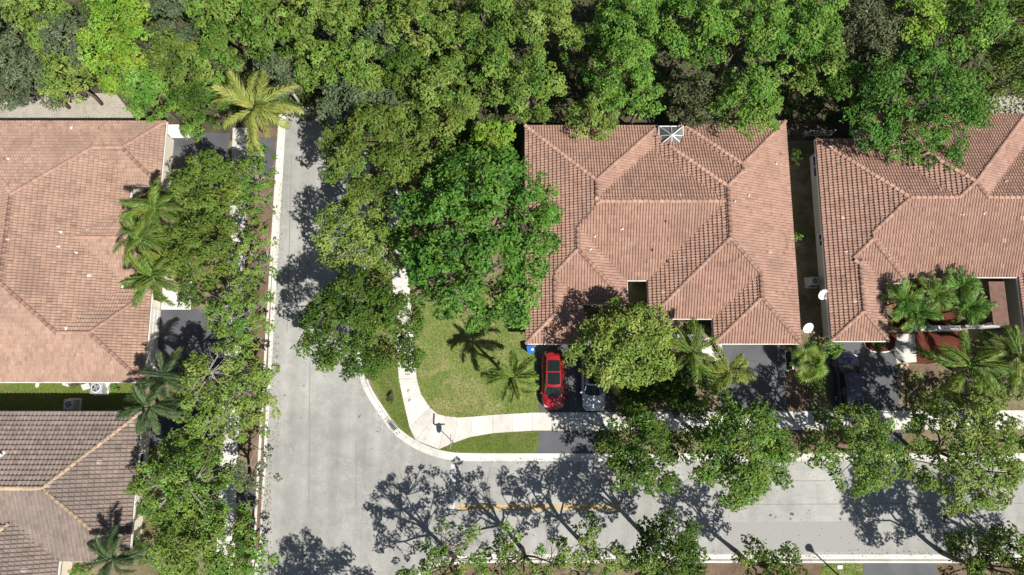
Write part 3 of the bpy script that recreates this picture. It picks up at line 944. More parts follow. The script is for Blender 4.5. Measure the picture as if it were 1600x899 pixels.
TRI = [0]
def make_tree(name, label, px, py, rpx, H, style, dens=1.0, group=None, rpy=None, leaf=.21, clump=.66, cat='tree', gaps=0.0, bark='bark', branchy=0.25, base_z=.1, lean=(0, 0), base_px=None, flat_=.34, stem=True):
    zc = H * .70
    c = P(px, py, zc)
    rx = (P(px + rpx, py, zc)[0] - P(px - rpx, py, zc)[0]) / 2
    ry = rx * ((rpy or rpx) / rpx) * 1.02
    hz = H * flat_ + .1
    a = R.uniform(0, 6.28, 4)
    def outline(th):
        return 1 + .07 * np.sin(2 * th + a[0]) + .06 * np.sin(3 * th + a[1]) + .06 * np.sin(5 * th + a[2]) + .045 * np.sin(8 * th + a[3])
    if base_px: lean = tuple(P(base_px[0], base_px[1], base_z)[:2] - c[:2])
    area = math.pi * rx * ry
    nc = max(5, int(area * .92 * dens / clump ** 2))
    k_ = np.arange(nc); th = k_ * 2.399963 + R.uniform(0, 6.28) + R.normal(0, .22, nc); rho = np.clip(np.sqrt((k_ + .5) / nc) + R.normal(0, .05, nc), 0, 1) * .96
    # a few boughs: bias clumps to radial arms so gaps open between them
    if gaps > 0:
        nb = R.integers(6, 10); arms = R.uniform(0, 6.28, nb)
        dth = (th[:, None] - arms[None] + math.pi) % (2 * math.pi) - math.pi
        j = np.abs(dth).argmin(1); th = th - dth[np.arange(nc), j] * gaps * R.uniform(.3, 1, nc)
    ro = rho * outline(th) * max(.55, 1 - .62 * clump * min(1.0, .35 + rx * .25) / rx)
    dome = np.sqrt(np.clip(1 - rho ** 2, 0, 1))
    lay = R.random(nc)
    z = zc + hz * np.where(lay < .75, dome * R.uniform(.45, 1.15, nc), R.uniform(-.55, .45, nc) * dome) + R.normal(0, .1 * hz, nc) - (1 - dome) * hz * .35
    CC = np.stack([c[0] + np.cos(th) * ro * rx, c[1] + np.sin(th) * ro * ry, z], 1)
    CC[:, 2] = np.maximum(CC[:, 2], .35)
    rc = clump * R.uniform(.5, 1.15, nc) * min(1.0, .35 + rx * .25)
    nl = np.maximum(8, (R.uniform(250, 340, nc) * (rc ** 2) * (.23 / leaf) ** 2).astype(int))
    tot = int(nl.sum())
    ci = np.repeat(np.arange(nc), nl)
    d = R.normal(size=(tot, 3)); d[:, 2] = np.abs(d[:, 2]) * .9 - .25; d = unit(d)
    rad = rc[ci] * R.uniform(.3, 1.0, tot) ** .5
    # lumpy clump outline
    lump = 1 + .35 * np.sin(d[:, 0] * 5 + ci) * np.sin(d[:, 1] * 5 + ci * 1.7)
    pos = CC[ci] + d * (rad * lump)[:, None] * np.array([1, 1, .62])
    nrm = unit(d * .7 + np.array([0, 0, .62]) + R.normal(0, .34, (tot, 3)))
    V, F = leaves(pos, nrm, leaf)
    V[:, 2] = np.maximum(V[:, 2], base_z + .02)
    csh = np.clip(R.normal(.5, .2, nc), .05, .98)
    sh = np.clip(csh[ci] + R.normal(0, .15, tot), 0, 1)
    base = np.array([c[0] + lean[0], c[1] + lean[1], base_z])
    root = empty(name, base); tag(root, label, cat, group)
    TRI[0] += tot * 2
    link("crown", mesh_np("crown", V - base, F, LEAF[style], False, shade=sh), root)
    if stem:
        tb = MB()
        r0 = max(.04, H * .0155)
        fork = np.array([-lean[0] * .6 + R.normal(0, .1), -lean[1] * .6 + R.normal(0, .1), H * .36])
        tb.tube([(0, 0, -.05), tuple(fork * .5 + np.array([R.normal(0, .06), R.normal(0, .06), 0])), tuple(fork)], [r0 * 1.5, r0 * 1.1, r0], 7)
        nbr = max(4, int(nc * branchy))
        pick = R.permutation(nc)[:nbr]
        mains = []
        nm = min(7, nbr)
        for q in pick[:nm]:
            e = CC[q] - base; mid = fork + (e - fork) * .5 + np.array([R.normal(0, .25), R.normal(0, .25), .1 * H * R.uniform(0, 1)])
            pts = [fork, fork + (mid - fork) * .5 + R.normal(0, .12, 3), mid, mid + (e - mid) * .5 + R.normal(0, .12, 3), e]
            tb.tube([tuple(x) for x in pts], [r0 * .75, r0 * .6, r0 * .45, r0 * .28, r0 * .1], 5, False)
            mains.append(pts)
        for q in pick[nm:]:
            e = CC[q] - base
            mids = np.array([m_[k] for m_ in mains for k in (1, 2, 3)])
            s = mids[np.linalg.norm(mids - e, axis=1).argmin()]
            kn = s + (e - s) * .5 + R.normal(0, .15, 3)
            tb.tube([tuple(s), tuple(kn), tuple(e)], [r0 * .32, r0 * .22, r0 * .07], 4, False)
            for _ in range(2):
                e2 = e + R.normal(0, .5, 3) * np.array([1, 1, .5])
                tb.tube([tuple(kn), tuple((kn + e2) / 2 + R.normal(0, .06, 3)), tuple(e2)], [r0 * .18, r0 * .12, r0 * .04], 3, False)
        tb.build("trunk", M[bark], root, True)
    return root

WOOD = "trees of the wood behind the houses"
T = lambda *a, **k: make_tree("leafy_tree", *a, **k)
forest = [
 # label, px, py, r, H, style, kwargs
 ("dark grey green tree in the top left corner of the wood", 22, 55, 72, 8.5, 'grey', {}),
 ("dark grey green tree beside the sandy patch at the left edge", 45, 125, 55, 7.5, 'grey', {}),
 ("olive tree with grey twigs, second from the left in the wood", 75, 40, 48, 9, 'yellow', {}),
 ("grey green twiggy tree between the olive and lime trees", 115, 70, 46, 9, 'grey', dict(bark='bark_grey', branchy=.6)),
 ("low olive tree right above the sandy patch", 105, 122, 46, 7, 'yellow', {}),
 ("bright lime tree at the top left of the wood", 195, 40, 58, 9.5, 'lime', {}),
 ("lime tree leaning over the end of the sandy patch", 185, 100, 48, 8.5, 'lime', {}),
 ("green tree overhanging the corner of the upper left house", 235, 152, 46, 7.5, 'green', {}),
 ("grey leaved tree right of the lime tree at the top", 283, 38, 44, 8.5, 'grey', {}),
 ("mid green tree left of the coconut palm", 285, 105, 48, 8, 'oak', {}),
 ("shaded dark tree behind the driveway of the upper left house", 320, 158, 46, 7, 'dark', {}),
 ("olive tree above the coconut palm", 360, 42, 60, 9.5, 'olive', dict(gaps=.4)),
 ("olive tree close to the crown of the coconut palm", 345, 110, 42, 8.5, 'olive', {}),
 ("olive tree at the top over the end of the side road", 430, 45, 55, 9.5, 'olive', dict(gaps=.4)),
 ("grey twiggy tree right of the coconut palm", 442, 125, 44, 7, 'grey', dict(bark='bark_grey', branchy=.6)),
 ("yellow olive tree at the top beyond the side road", 520, 35, 56, 10, 'yellow', dict(gaps=.5)),
 ("yellow olive tree with open gaps above the dark tree", 505, 105, 50, 9, 'olive', dict(gaps=.5)),
 ("bushy olive tree above the grey tree at the road end", 565, 110, 52, 9.5, 'olive', dict(gaps=.4)),
 ("dark grey tree sunk between olive trees at the top", 605, 72, 46, 8, 'grey', {}),
 ("olive tree at the top right of the side road", 585, 15, 44, 10, 'olive', {}),
 ("tall olive tree with lime tips at the top", 655, 35, 58, 10.5, 'yellow', dict(gaps=.45)),
 ("grey green tree at the end of the side road", 565, 172, 66, 7.5, 'grey', {}),
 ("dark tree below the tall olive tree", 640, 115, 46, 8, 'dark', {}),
 ("yellowish tree between the side road and the middle house", 695, 155, 56, 9, 'yellow', dict(gaps=.3)),
 ("olive tree with gaps above the yellowish tree", 720, 70, 46, 9.5, 'olive', dict(gaps=.4)),
 ("green olive tree at the top above the vivid tree", 770, 45, 52, 10, 'olive', dict(gaps=.4)),
 ("olive tree behind the left end of the middle house", 775, 130, 44, 8.5, 'olive', dict(gaps=.3)),
 ("tall yellow olive tree at the top left of the middle house", 850, 45, 56, 10.5, 'yellow', dict(gaps=.45)),
 ("olive tree overhanging the left rear eave of the middle house", 835, 145, 52, 9, 'olive', dict(gaps=.35)),
 ("dark tree in the gap behind the middle house", 905, 80, 42, 8, 'dark', {}),
 ("fresh green tree at the top behind the middle house", 980, 40, 62, 11, 'green', dict(gaps=.45)),
 ("fresh green tree close to the rear eave of the middle house", 965, 125, 60, 10, 'green', dict(gaps=.4)),
 ("low yellow olive tree lying over the middle house roof edge", 930, 183, 44, 7, 'yellow', {}),
 ("green tree left of the glazed skylight", 1002, 158, 36, 8, 'green', {}),
 ("fresh green tree at the top above the skylight", 1075, 45, 58, 11, 'green', dict(gaps=.4)),
 ("brownish dark tree right of the skylight", 1088, 163, 50, 7.5, 'brown', {}),
 ("tall fresh green tree above the right wing of the middle house", 1170, 45, 64, 11, 'green', dict(gaps=.4)),
 ("green tree drooping over the right rear eave of the middle house", 1165, 163, 62, 9.5, 'green', dict(gaps=.3)),
 ("green tree at the top above the gap between the houses", 1250, 60, 58, 10.5, 'green', dict(gaps=.3)),
 ("olive tree over the gap between the middle and right houses", 1275, 110, 44, 9, 'olive', {}),
 ("brown grey tree at the top behind the feathery tree", 1345, 50, 56, 9, 'brown', dict(bark='bark_grey', branchy=.5)),
 ("pale lime tree at the top right of the wood", 1425, 35, 46, 10.5, 'lime', dict(gaps=.35)),
 ("shaded grey tree left of the pale lime tree", 1365, 105, 46, 8, 'brown', {}),
 ("green tree at the top right behind the feathery tree", 1510, 45, 58, 10, 'green', {}),
 ("green olive tree in the top right corner", 1580, 40, 58, 10, 'olive', {}),
 ("olive green tree at the right edge behind the right house", 1575, 115, 48, 9, 'oak', {}),
]
for (lab, px, py, r, H, sty, kw) in forest:
    T(lab, px, py, r, H, sty, group=WOOD, **kw)

T("broad feathery deep green tree over the right house roof", 1425, 165, 120, 9.5, 'vivid', rpy=104, clump=.66, leaf=.2, gaps=.15, dens=1.1)
STREET = "street and yard trees"
yard_trees = [
 ("dark olive tree above the yellow olive tree beside the side road", 604, 242, 106, 7.5, 'oak', dict(rpy=84, dens=1.1)),
 ("yellow olive tree with pale twigs east of the side road", 570, 368, 86, 6.0, 'yellow', dict(bark='bark_grey', branchy=1.0, rpy=72, dens=.85)),
 ("dense dark green tree at the road corner", 566, 512, 103, 7.5, 'dark', dict(rpy=93, dens=1.25)),
 ("big vivid green tree at the left side of the middle house", 748, 372, 130, 9.5, 'vivid', dict(rpy=158, leaf=.29, clump=.72, branchy=.22, dens=1.3, bark='bark')),
 ("small lime tree at the rear corner of the middle house", 772, 222, 36, 5.5, 'lime', dict(dens=1.5, clump=.5)),
 ("olive green tree in front of the upper left house", 335, 292, 72, 7.5, 'oak', dict(gaps=.3, rpy=62, base_px=(352, 300))),
 ("olive green tree beside the palms of the upper left house", 318, 392, 68, 7.2, 'oak', dict(gaps=.3, base_px=(346, 398))),
 ("slim olive tree on the planting strip by the left kerb", 402, 292, 36, 7, 'olive', dict(dens=.7, clump=.45, rpy=74, bark='bark_grey', branchy=.6, base_px=(411, 292))),
 ("slim olive tree on the planting strip left of the kerb, lower down", 398, 405, 34, 6.5, 'olive', dict(dens=.75, clump=.45, rpy=58, bark='bark_grey', branchy=.6, base_px=(406, 405))),
 ("sparse olive tree between the driveway and the left sidewalk", 375, 490, 56, 6.5, 'olive', dict(dens=.7, clump=.45, bark='bark_grey', branchy=.7, base_px=(391, 500))),
 ("yellow olive tree beside the left kerb opposite the lawn", 350, 612, 86, 6.5, 'yellow', dict(dens=.78, clump=.5, gaps=.25, bark='bark_grey', branchy=.7, base_px=(391, 612))),
 ("sparse olive tree leaning over the left kerb", 412, 625, 34, 6, 'yellow', dict(dens=.5, rpy=60, bark='bark_grey', branchy=.7, base_px=(403, 640))),
 ("twiggy olive tree right of the brown roofed house", 292, 752, 84, 7, 'olive', dict(dens=.85, clump=.5, bark='bark_grey', branchy=.7, gaps=.15, base_px=(310, 752))),
 ("olive tree in the bottom left beside the brown roofed house", 320, 852, 84, 7, 'olive', dict(dens=.95, base_px=(326, 850))),
 ("thin grey tree over the left sidewalk near the bottom", 398, 740, 36, 6, 'grey', dict(dens=.45, bark='bark_grey', branchy=.9, rpy=44, base_px=(390, 742))),
 ("green tree at the bottom of the left kerb", 405, 872, 34, 6, 'green', dict(base_px=(386, 872))),
 ("light green tree in front of the middle house", 976, 540, 84, 6.0, 'light', dict(rpy=78, leaf=.22, bark='bark_grey', dens=1.1)),
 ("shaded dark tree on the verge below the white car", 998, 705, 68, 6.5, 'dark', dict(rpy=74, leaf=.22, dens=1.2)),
 ("bright green tree on the verge in front of the middle house", 1147, 702, 86, 7.5, 'verge', dict(rpy=94, dens=1.2)),
 ("sparse olive tree on the verge in front of the right house", 1328, 702, 76, 6.0, 'olive', dict(dens=.8, gaps=.25, rpy=78, branchy=.5, clump=.5)),
 ("large olive tree on the verge at the right edge", 1500, 708, 98, 6.8, 'yellow', dict(dens=.9, gaps=.25, rpy=100, clump=.55)),
 ("olive tree cut off by the right edge of the verge", 1625, 690, 46, 6.0, 'olive', dict(dens=.8)),
 ("sparse tree on the south verge below the stop line", 700, 898, 84, 6.5, 'olive', dict(dens=.36, gaps=.35, branchy=.8, clump=.40)),
 ("thin bare limbed tree on the south verge below the yellow lines", 818, 884, 78, 6.5, 'olive', dict(dens=.30, gaps=.35, branchy=.9, clump=.40)),
 ("sparse olive tree on the south verge left of the dark tree", 925, 874, 62, 6.5, 'yellow', dict(dens=.55, gaps=.3, branchy=.6, bark='bark_grey', clump=.45)),
 ("dense dark tree on the south verge", 1042, 868, 72, 7.5, 'dark', dict(rpy=66)),
 ("leafy tree on the south verge left of the street lamp", 1195, 890, 56, 6.5, 'oak', dict(dens=.8)),
 ("leafy tree on the south verge at the right", 1562, 893, 84, 7.0, 'oak', dict(dens=.95)),
 ("tree just below the frame on the south corner", 545, 1052, 92, 7.5, 'dark', {}),
 ("tree just beyond the bottom right corner of the frame", 1700, 920, 72, 7.5, 'oak', {}),
]
for (lab, px, py, r, H, sty, kw) in yard_trees:
    T(lab, px, py, r, H * (1.05 if 'base_px' in kw else 1.33), sty, group=STREET, **kw)

# low undergrowth of the wood: nobody could count it
def undergrowth(name, polys, n, style, zlo, zhi, leaf=.28):
    pts = []
    for (x0, y0, x1, y1, k) in polys:
        m_ = int(n * k)
        px = R.uniform(x0, x1, m_); py = R.uniform(y0, y1, m_)
        xy = np.array([P2(a_, b_, .5) for a_, b_ in zip(px, py)])
        hmap = .5 + .5 * np.sin(xy[:, 0] * 1.3 + 1) * np.sin(xy[:, 1] * 1.1)
        z = zlo + (zhi - zlo) * hmap * R.uniform(.3, 1, m_)
        pts.append(np.column_stack([xy, z]))
    C = np.concatenate(pts)
    nrm = unit(np.array([0, 0, .8]) + R.normal(0, .5, C.shape))
    V, F = leaves(C, nrm, leaf)
    sh = np.clip(R.normal(.4, .2, len(C)), 0, 1)
    o = link(name, mesh_np(name, V, F, LEAF[style], shade=sh)); o["kind"] = 'stuff'
    TRI[0] += len(C) * 2
undergrowth("undergrowth", [(210, -40, 820, 190, .5), (820, -40, 1640, 190, .45), (-40, -40, 210, 140, .15), (690, 195, 815, 275, .16)], 26000, 'dark', .15, 1.8)

# shrubs
SHR = "garden shrubs"
shrubs = [
 ("round green shrub at the top end of the left driveway", 302, 205, 22, 1.6, 'green'),
 ("dark shrub beside the front path of the upper left house", 296, 462, 24, 1.6, 'dark'),
 ("low green hedge by the entrance wall of the middle house", 1082, 508, 22, 1.4, 'dark'),
 ("green shrub under the right house eave beside the dark vehicle", 1300, 543, 20, 1.5, 'green'),
 ("shrub in the shade left of the dark vehicle", 1275, 600, 20, 1.2, 'dark'),
 ("small green shrub between the middle and right houses", 1247, 371, 9, 1.2, 'green'),
 ("shrub in the half round bed by the right driveway", 1373, 540, 13, 1.0, 'green'),
 ("round green shrub inside the stone edged bed", 1430, 592, 15, 1.2, 'green'),
 ("dark shrub below the light green tree", 1010, 600, 38, 1.8, 'dark'),
 ("dark shrub left of the entrance palms", 1055, 610, 34, 1.8, 'dark'),
 ("dark shrub in the planting bed between the entrance palms", 1040, 575, 34, 1.9, 'dark'),
 ("low dark shrub by the sidewalk below the light green tree", 985, 628, 30, 1.3, 'dark'),
 ("leafy shrub by the sidewalk below the bright entrance palm", 1075, 628, 30, 1.4, 'dark'),
 ("shrub filling the front courtyard of the middle house", 935, 505, 24, 1.8, 'dark'),
 ("leafy shrub under the entrance palms of the middle house", 1108, 590, 26, 2.0, 'green'),
 ("leafy shrub below the spreading palm of the right house", 1450, 625, 26, 1.6, 'oak'),
 ("yellow green shrub right of the stone edged bed", 1545, 618, 34, 1.8, 'yellow'),
 ("yellow green shrub touching the stone edged bed", 1480, 610, 20, 1.5, 'olive'),
 ("dark shrub between the palms of the right house garden", 1545, 575, 30, 1.4, 'dark'),
 ("leafy shrub at the foot of the tiled gate pillar", 1540, 545, 18, 1.2, 'oak'),
 ("low shrub at the right edge in front of the right house", 1590, 605, 24, 1.6, 'dark'),
 ("shrub beside the brown roofed house at the bottom left", 215, 860, 26, 2.2, 'dark'),
 ("green shrub below the brown roof at the bottom left", 128, 893, 20, 1.8, 'green'),
 ("small shrub on the grass strip between the left houses", 116, 601, 8, .8, 'brown'),
 ("tiny shrub right of the outdoor cooling unit", 178, 606, 9, .8, 'green'),
 ("dark shrub at the rear of the gap between the houses", 1245, 245, 14, 2.0, 'dark'),
 ("small dark shrub in the corner verge", 612, 622, 9, .7, 'brown'),
]
for (lab, px, py, r, H, sty) in shrubs:
    make_tree("shrub", lab, px, py, r, H, sty, 1.3, SHR, leaf=.17, clump=.45, cat='shrub', flat_=.3, branchy=.3)

# grass blades on the lawns
def in_poly(pts, poly):
    x, y = pts[:, 0], pts[:, 1]; ins = np.zeros(len(pts), bool); n = len(poly)
    for i in range(n):
        x1, y1 = poly[i]; x2, y2 = poly[(i + 1) % n]
        c_ = ((y1 > y) != (y2 > y)) & (x < (x2 - x1) * (y - y1) / (y2 - y1 + 1e-12) + x1)
        ins ^= c_
    return ins
def blades(polys_px, per_m2):
    out = []
    for pp in polys_px:
        poly = [P2(x, y, .1) for x, y in pp]
        xs = [q[0] for q in poly]; ysv = [q[1] for q in poly]
        n = int((max(xs) - min(xs)) * (max(ysv) - min(ysv)) * per_m2)
        q = np.column_stack([R.uniform(min(xs), max(xs), n), R.uniform(min(ysv), max(ysv), n)])
        out.append(q[in_poly(q, poly)])
    q = np.concatenate(out); n = len(q)
    b = np.column_stack([q, np.full(n, .105)])
    a = R.uniform(0, 6.28, n); hgt = R.uniform(.04, .1, n)
    dx = np.column_stack([np.cos(a), np.sin(a), np.zeros(n)])
    tip = b + np.column_stack([R.normal(0, .05, n), R.normal(0, .05, n), hgt])
    V = np.stack([b - dx * .02, b + dx * .02, tip], 1).reshape(-1, 3)
    o = link("grass", mesh_np("grass", V, np.arange(n * 3).reshape(n, 3), M['blade'], shade=np.clip(R.normal(.5, .22, n), 0, 1)))
    o["kind"] = 'stuff'; TRI[0] += n
blades([lawn_pts, [(688, 702), (735, 684), (800, 674), (842, 674), (835, 708), (709, 706.5)], [(584, 560), (620, 560), (630, 625), (644, 685), (598, 637)], [(-30, 600), (225, 600), (225, 650), (-30, 650)], [(1288, 880), (1345, 880), (1352, 905), (1280, 905)]], 350)

def litter(areas):
    C = []
    for (x0, y0, x1, y1, n, z) in areas:
        px = R.uniform(x0, x1, n); py = R.uniform(y0, y1, n)
        C += [(*P2(a_, b_, .1), z) for a_, b_ in zip(px, py)]
    C = np.array(C); C[:, 2] += R.uniform(0, .01, len(C))
    V, F = leaves(C, unit(np.array([0, 0, 1.0]) + R.normal(0, .25, C.shape)), .10, .5, .05)
    o = link("leaf_litter", mesh_np("leaf_litter", V, F, LEAF['dead'], shade=np.clip(R.normal(.4, .3, len(C)), 0, 1))); o["kind"] = 'stuff'
litter([(428, 230, 441, 420, 260, .05), (416, 420, 436, 700, 260, .05), (404, 700, 424, 899, 200, .05), (338, 220, 392, 899, 900, .145), (385, 220, 424, 899, 900, .125),
        (560, 560, 590, 620, 60, .02), (612, 250, 640, 560, 250, .145), (590, 600, 640, 680, 120, .125), (740, 716, 1600, 724, 320, .05), (440, 240, 560, 560, 130, .02),
        (880, 640, 1600, 674, 500, .145), (740, 860, 1600, 872, 300, .05), (640, 730, 1600, 860, 260, .02), (1226, 545, 1265, 705, 300, .125), (840, 545, 960, 644, 60, .125), (1125, 560, 1228, 644, 120, .125), (1300, 560, 1404, 644, 150, .125), (480, 600, 700, 860, 60, .02)])
# ------------------------------------------------------------------ palms
def frond_mesh(name, L, arch, leaflet, npair, style, width=.05, plume=False, sh0=.5, droop=.35):
    V = []; F = []; S = []
    def at(s):
        return np.array([L * s * (1 - .18 * arch * s), 0, arch * L * (.42 * s - .78 * s * s)])
    pr = [at(s) for s in np.linspace(0, 1, 9)]
    tb = MB(); tb.tube([tuple(q) for q in pr], list(np.linspace(.035, .008, 9)), 4, False)
    nf0 = len(tb.f)
    V = [list(v) for v in tb.v]; F = [tuple(f) for f in tb.f]; S = [.85] * nf0
    for i in range(npair):
        s = .12 + .88 * (i + .5) / npair
        q = at(s); tg = unit(at(min(1, s + .02)) - at(s - .02))
        ll = leaflet * (math.sin(math.pi * min(1, (s * .86 + .1))) ** .6) * R.uniform(.6, 1.12)
        sides = (-1, 1) if not plume else (-1, 1, -1, 1, 0)
        for j, sd_ in enumerate(sides):
            ang = R.uniform(.5, .8)
            side = np.array([0, sd_, 0.0]); lift = R.uniform(-.1, .25) if not plume else (R.uniform(-.5, .6) if sd_ else .9)
            d = unit(tg * math.cos(ang) + side * math.sin(ang) + np.array([0, 0, lift]))
            up = unit(np.cross(d, np.cross(np.array([0, 0, 1.0]), d)) + R.normal(0, .25, 3))
            b = unit(np.cross(d, up)) * width / 2
            m_ = q + d * ll * .55; e = q + d * ll * .95 - np.array([0, 0, ll * droop])
            k = len(V)
            V += [list(q - b * .4), list(q + b * .4), list(m_ + b), list(e), list(m_ - b)]
            F.append((k, k + 1, k + 2, k + 4)); F.append((k + 4, k + 2, k + 3))
            s_ = float(np.clip(sh0 + R.normal(0, .26), 0, 1)); S += [s_, s_]
    return mesh_np(name, np.array(V), F, LEAF[style], False, shade=S)

def fan_mesh(name, style, rad=.75, pet=1.1, nseg=18, sh0=.5):
    tb = MB(); tb.tube([(0, 0, 0), (pet * .55, 0, .22), (pet, 0, .18)], [.025, .018, .014], 4, False)
    V = [list(v) for v in tb.v]; F = [tuple(f) for f in tb.f]; S = [.8] * len(F)
    for i in range(nseg):
        a = math.radians(-125 + 250 * i / (nseg - 1)) ; l = rad * (1 - .18 * abs(i / (nseg - 1) - .5) * 2) * R.uniform(.9, 1.05)
        d = np.array([math.cos(a), math.sin(a), 0.0]); b = np.array([-d[1], d[0], 0]) * .055
        o = np.array([pet, 0, .18]); k = len(V)
        m_ = o + d * l * .55 + np.array([0, 0, .06 * (i % 2)]); e = o + d * l - np.array([0, 0, .22 * l])
        V += [list(o - b * .15), list(o + b * .15), list(m_ + b), list(e), list(m_ - b)]
        F.append((k, k + 1, k + 2, k + 4)); F.append((k + 4, k + 2, k + 3))
        s_ = float(np.clip(sh0 + R.normal(0, .15), 0, 1)); S += [s_, s_]
    return mesh_np(name, np.array(V), F, LEAF[style], False, shade=S)

def vary(fn, n):
    return [fn(R.uniform(.5, 1.15), R.uniform(.25, .7)) for _ in range(n)]
FR = {
 'coco': [frond_mesh("frond", 3.4, a, .8, 60, 'palmy', .04, sh0=s) for a, s in ((.75, .45), (.95, .55), (.6, .65), (1.15, .35))],
 'queen': [frond_mesh("frond", 2.5, a,   .66, 50, 'palmg', .036, True, s, .5) for a, s in ((.8, .4), (1.0, .5), (.65, .62), (1.2, .3), (.5, .7))],
 'queeny': [frond_mesh("frond", 2.2, a, .64, 48, 'palmy', .038, True, s, .5) for a, s in ((.8, .25), (1.0, .4), (.65, .5))],
 'queend': [frond_mesh("frond", 2.5, a, .66, 50, 'palmd', .036, True, s, .5) for a, s in ((.8, .4), (1.0, .5), (.65, .62), (1.2, .3), (.5, .7))],
 'fan': [fan_mesh("frond", 'palmg', .85, 1.0, 20, s) for s in (.35, .55, .7)],
 'dry': [frond_mesh("frond", 2.1, R.uniform(.9, 1.3), .45, 24, 'dead', .035, False, s, .5) for s in (.3, .6)],
 'areca': [frond_mesh("frond", 1.7, a, .62, 22, 'fan', .055, False, s, .25) for a, s in ((.8, .3), (1.05, .5), (.55, .65))],
}
def palm(label, px, py, H, kind, n, scale=1.0, base_px=None, group="palms", name="palm_tree", r=.13, layers=((.85, .55), (.35, .85), (-.02, 1.0), (-.4, .95)), trunk=True):
    c = P(px, py, H)
    base = np.array([c[0], c[1], .1])
    if base_px: base[:2] = P(base_px[0], base_px[1], .1)[:2]
    root = empty(name, base); tag(root, label, 'palm', group)
    top = c - base
    if trunk:
        tb = MB()
        pts = [np.array([0, 0, -.05]) * 1.0, np.array([top[0] * .25, top[1] * .25, top[2] * .4]), np.array([top[0] * .7, top[1] * .7, top[2] * .8]), top]
        tb.tube([tuple(q) for q in pts], [r * 1.35, r, r * .85, r * .8], 8)
        tb.build("trunk", M['palm_bark'], root, True)
    for i in range(n):
        f = i / n
        pitch, sc_ = layers[min(len(layers) - 1, int(f * len(layers)))]
        az = i * 2.399 + R.normal(0, .25)
        me = random.choice(FR[kind])
        if kind not in ('areca', 'fan') and i >= n - 1 and R.random() < .6:
            me = random.choice(FR['dry']); pitch -= .35
        mt = Matrix.Translation(Vector(top)) @ Matrix.Rotation(az, 4, 'Z') @ Matrix.Rotation(-(pitch + R.normal(0, .16)), 4, 'Y') @ Matrix.Rotation(R.normal(0, .4), 4, 'X') @ Matrix.Scale(scale * (.72 + .28 * sc_) * R.uniform(.78, 1.12), 4)
        link("frond", me, root, mat4=mt)
    return root
palm("yellow green coconut palm at the end of the side road", 400, 172, 7.5, 'coco', 22, 1.12, (412, 205), r=.16)
palm("foxtail palm highest of the cluster at the upper left house", 242, 328, 7, 'queen', 17, 1.05, (255, 342))
palm("foxtail palm lowest left in the cluster at the upper left house", 220, 374, 6.6, 'queen', 16, .95, (238, 385))
palm("yellowing foxtail palm in the cluster at the upper left house", 254, 405, 6.0, 'queeny', 11, .9, (262, 414))
palm("foxtail palm at the bottom of the cluster by the upper left house", 240, 434, 6.6, 'queen', 18, 1.08, (252, 442))
palm("dark feathery palm between the two left houses, upper one", 256, 590, 6.5, 'queend', 15, .95, (268, 592))
palm("dark feathery palm between the two left houses, lower one", 236, 636, 6.8, 'queend', 15, 1.05, (250, 636))
palm("palm at the bottom left beside the brown roof", 178, 872, 5.5, 'queend', 15, .98, (190, 868))
palm("palm standing on the front lawn beside the red car", 803, 590, 6.2, 'queen', 16, 1.0, (801, 596))
palm("bright palm left of the white entrance path", 1080, 550, 5.5, 'queen', 16, 1.05, (1078, 556))
palm("bright palm right of the white entrance path", 1138, 580, 5.5, 'queeny', 16, 1.05, (1132, 582))
palm("small palm below the light green tree", 955, 590, 4.0, 'queeny', 7, .75, (953, 592))
palm("fan palm between the two driveways", 1262, 566, 2.2, 'fan', 24, .95, name="fan_palm", layers=((.9, .7), (.45, .9), (.05, 1.0)))
palm("large spreading palm in front of the right house", 1508, 572, 6, 'queen', 17, 1.35, (1490, 578))
palm("palm at the right edge in front of the right house", 1588, 558, 6, 'queen', 15, 1.2, (1570, 560))
COURT = "courtyard palms of the right house"
for i, (px, py, lab) in enumerate(((1410, 470, "bright clumping palm nearest the garage wing of the right house"), (1432, 490, "bright clumping palm just above the grey garden wall"), (1462, 462, "bright clumping palm in the middle of the courtyard"), (1500, 448, "bright clumping palm by the recessed roof of the right house"), (1512, 480, "bright clumping palm at the right end of the courtyard"))):
    palm(lab, px, py, 3.6, 'areca', 24, 1.08, group=COURT, r=.07, layers=((1.0, .7), (.6, .9), (.2, 1.0)))

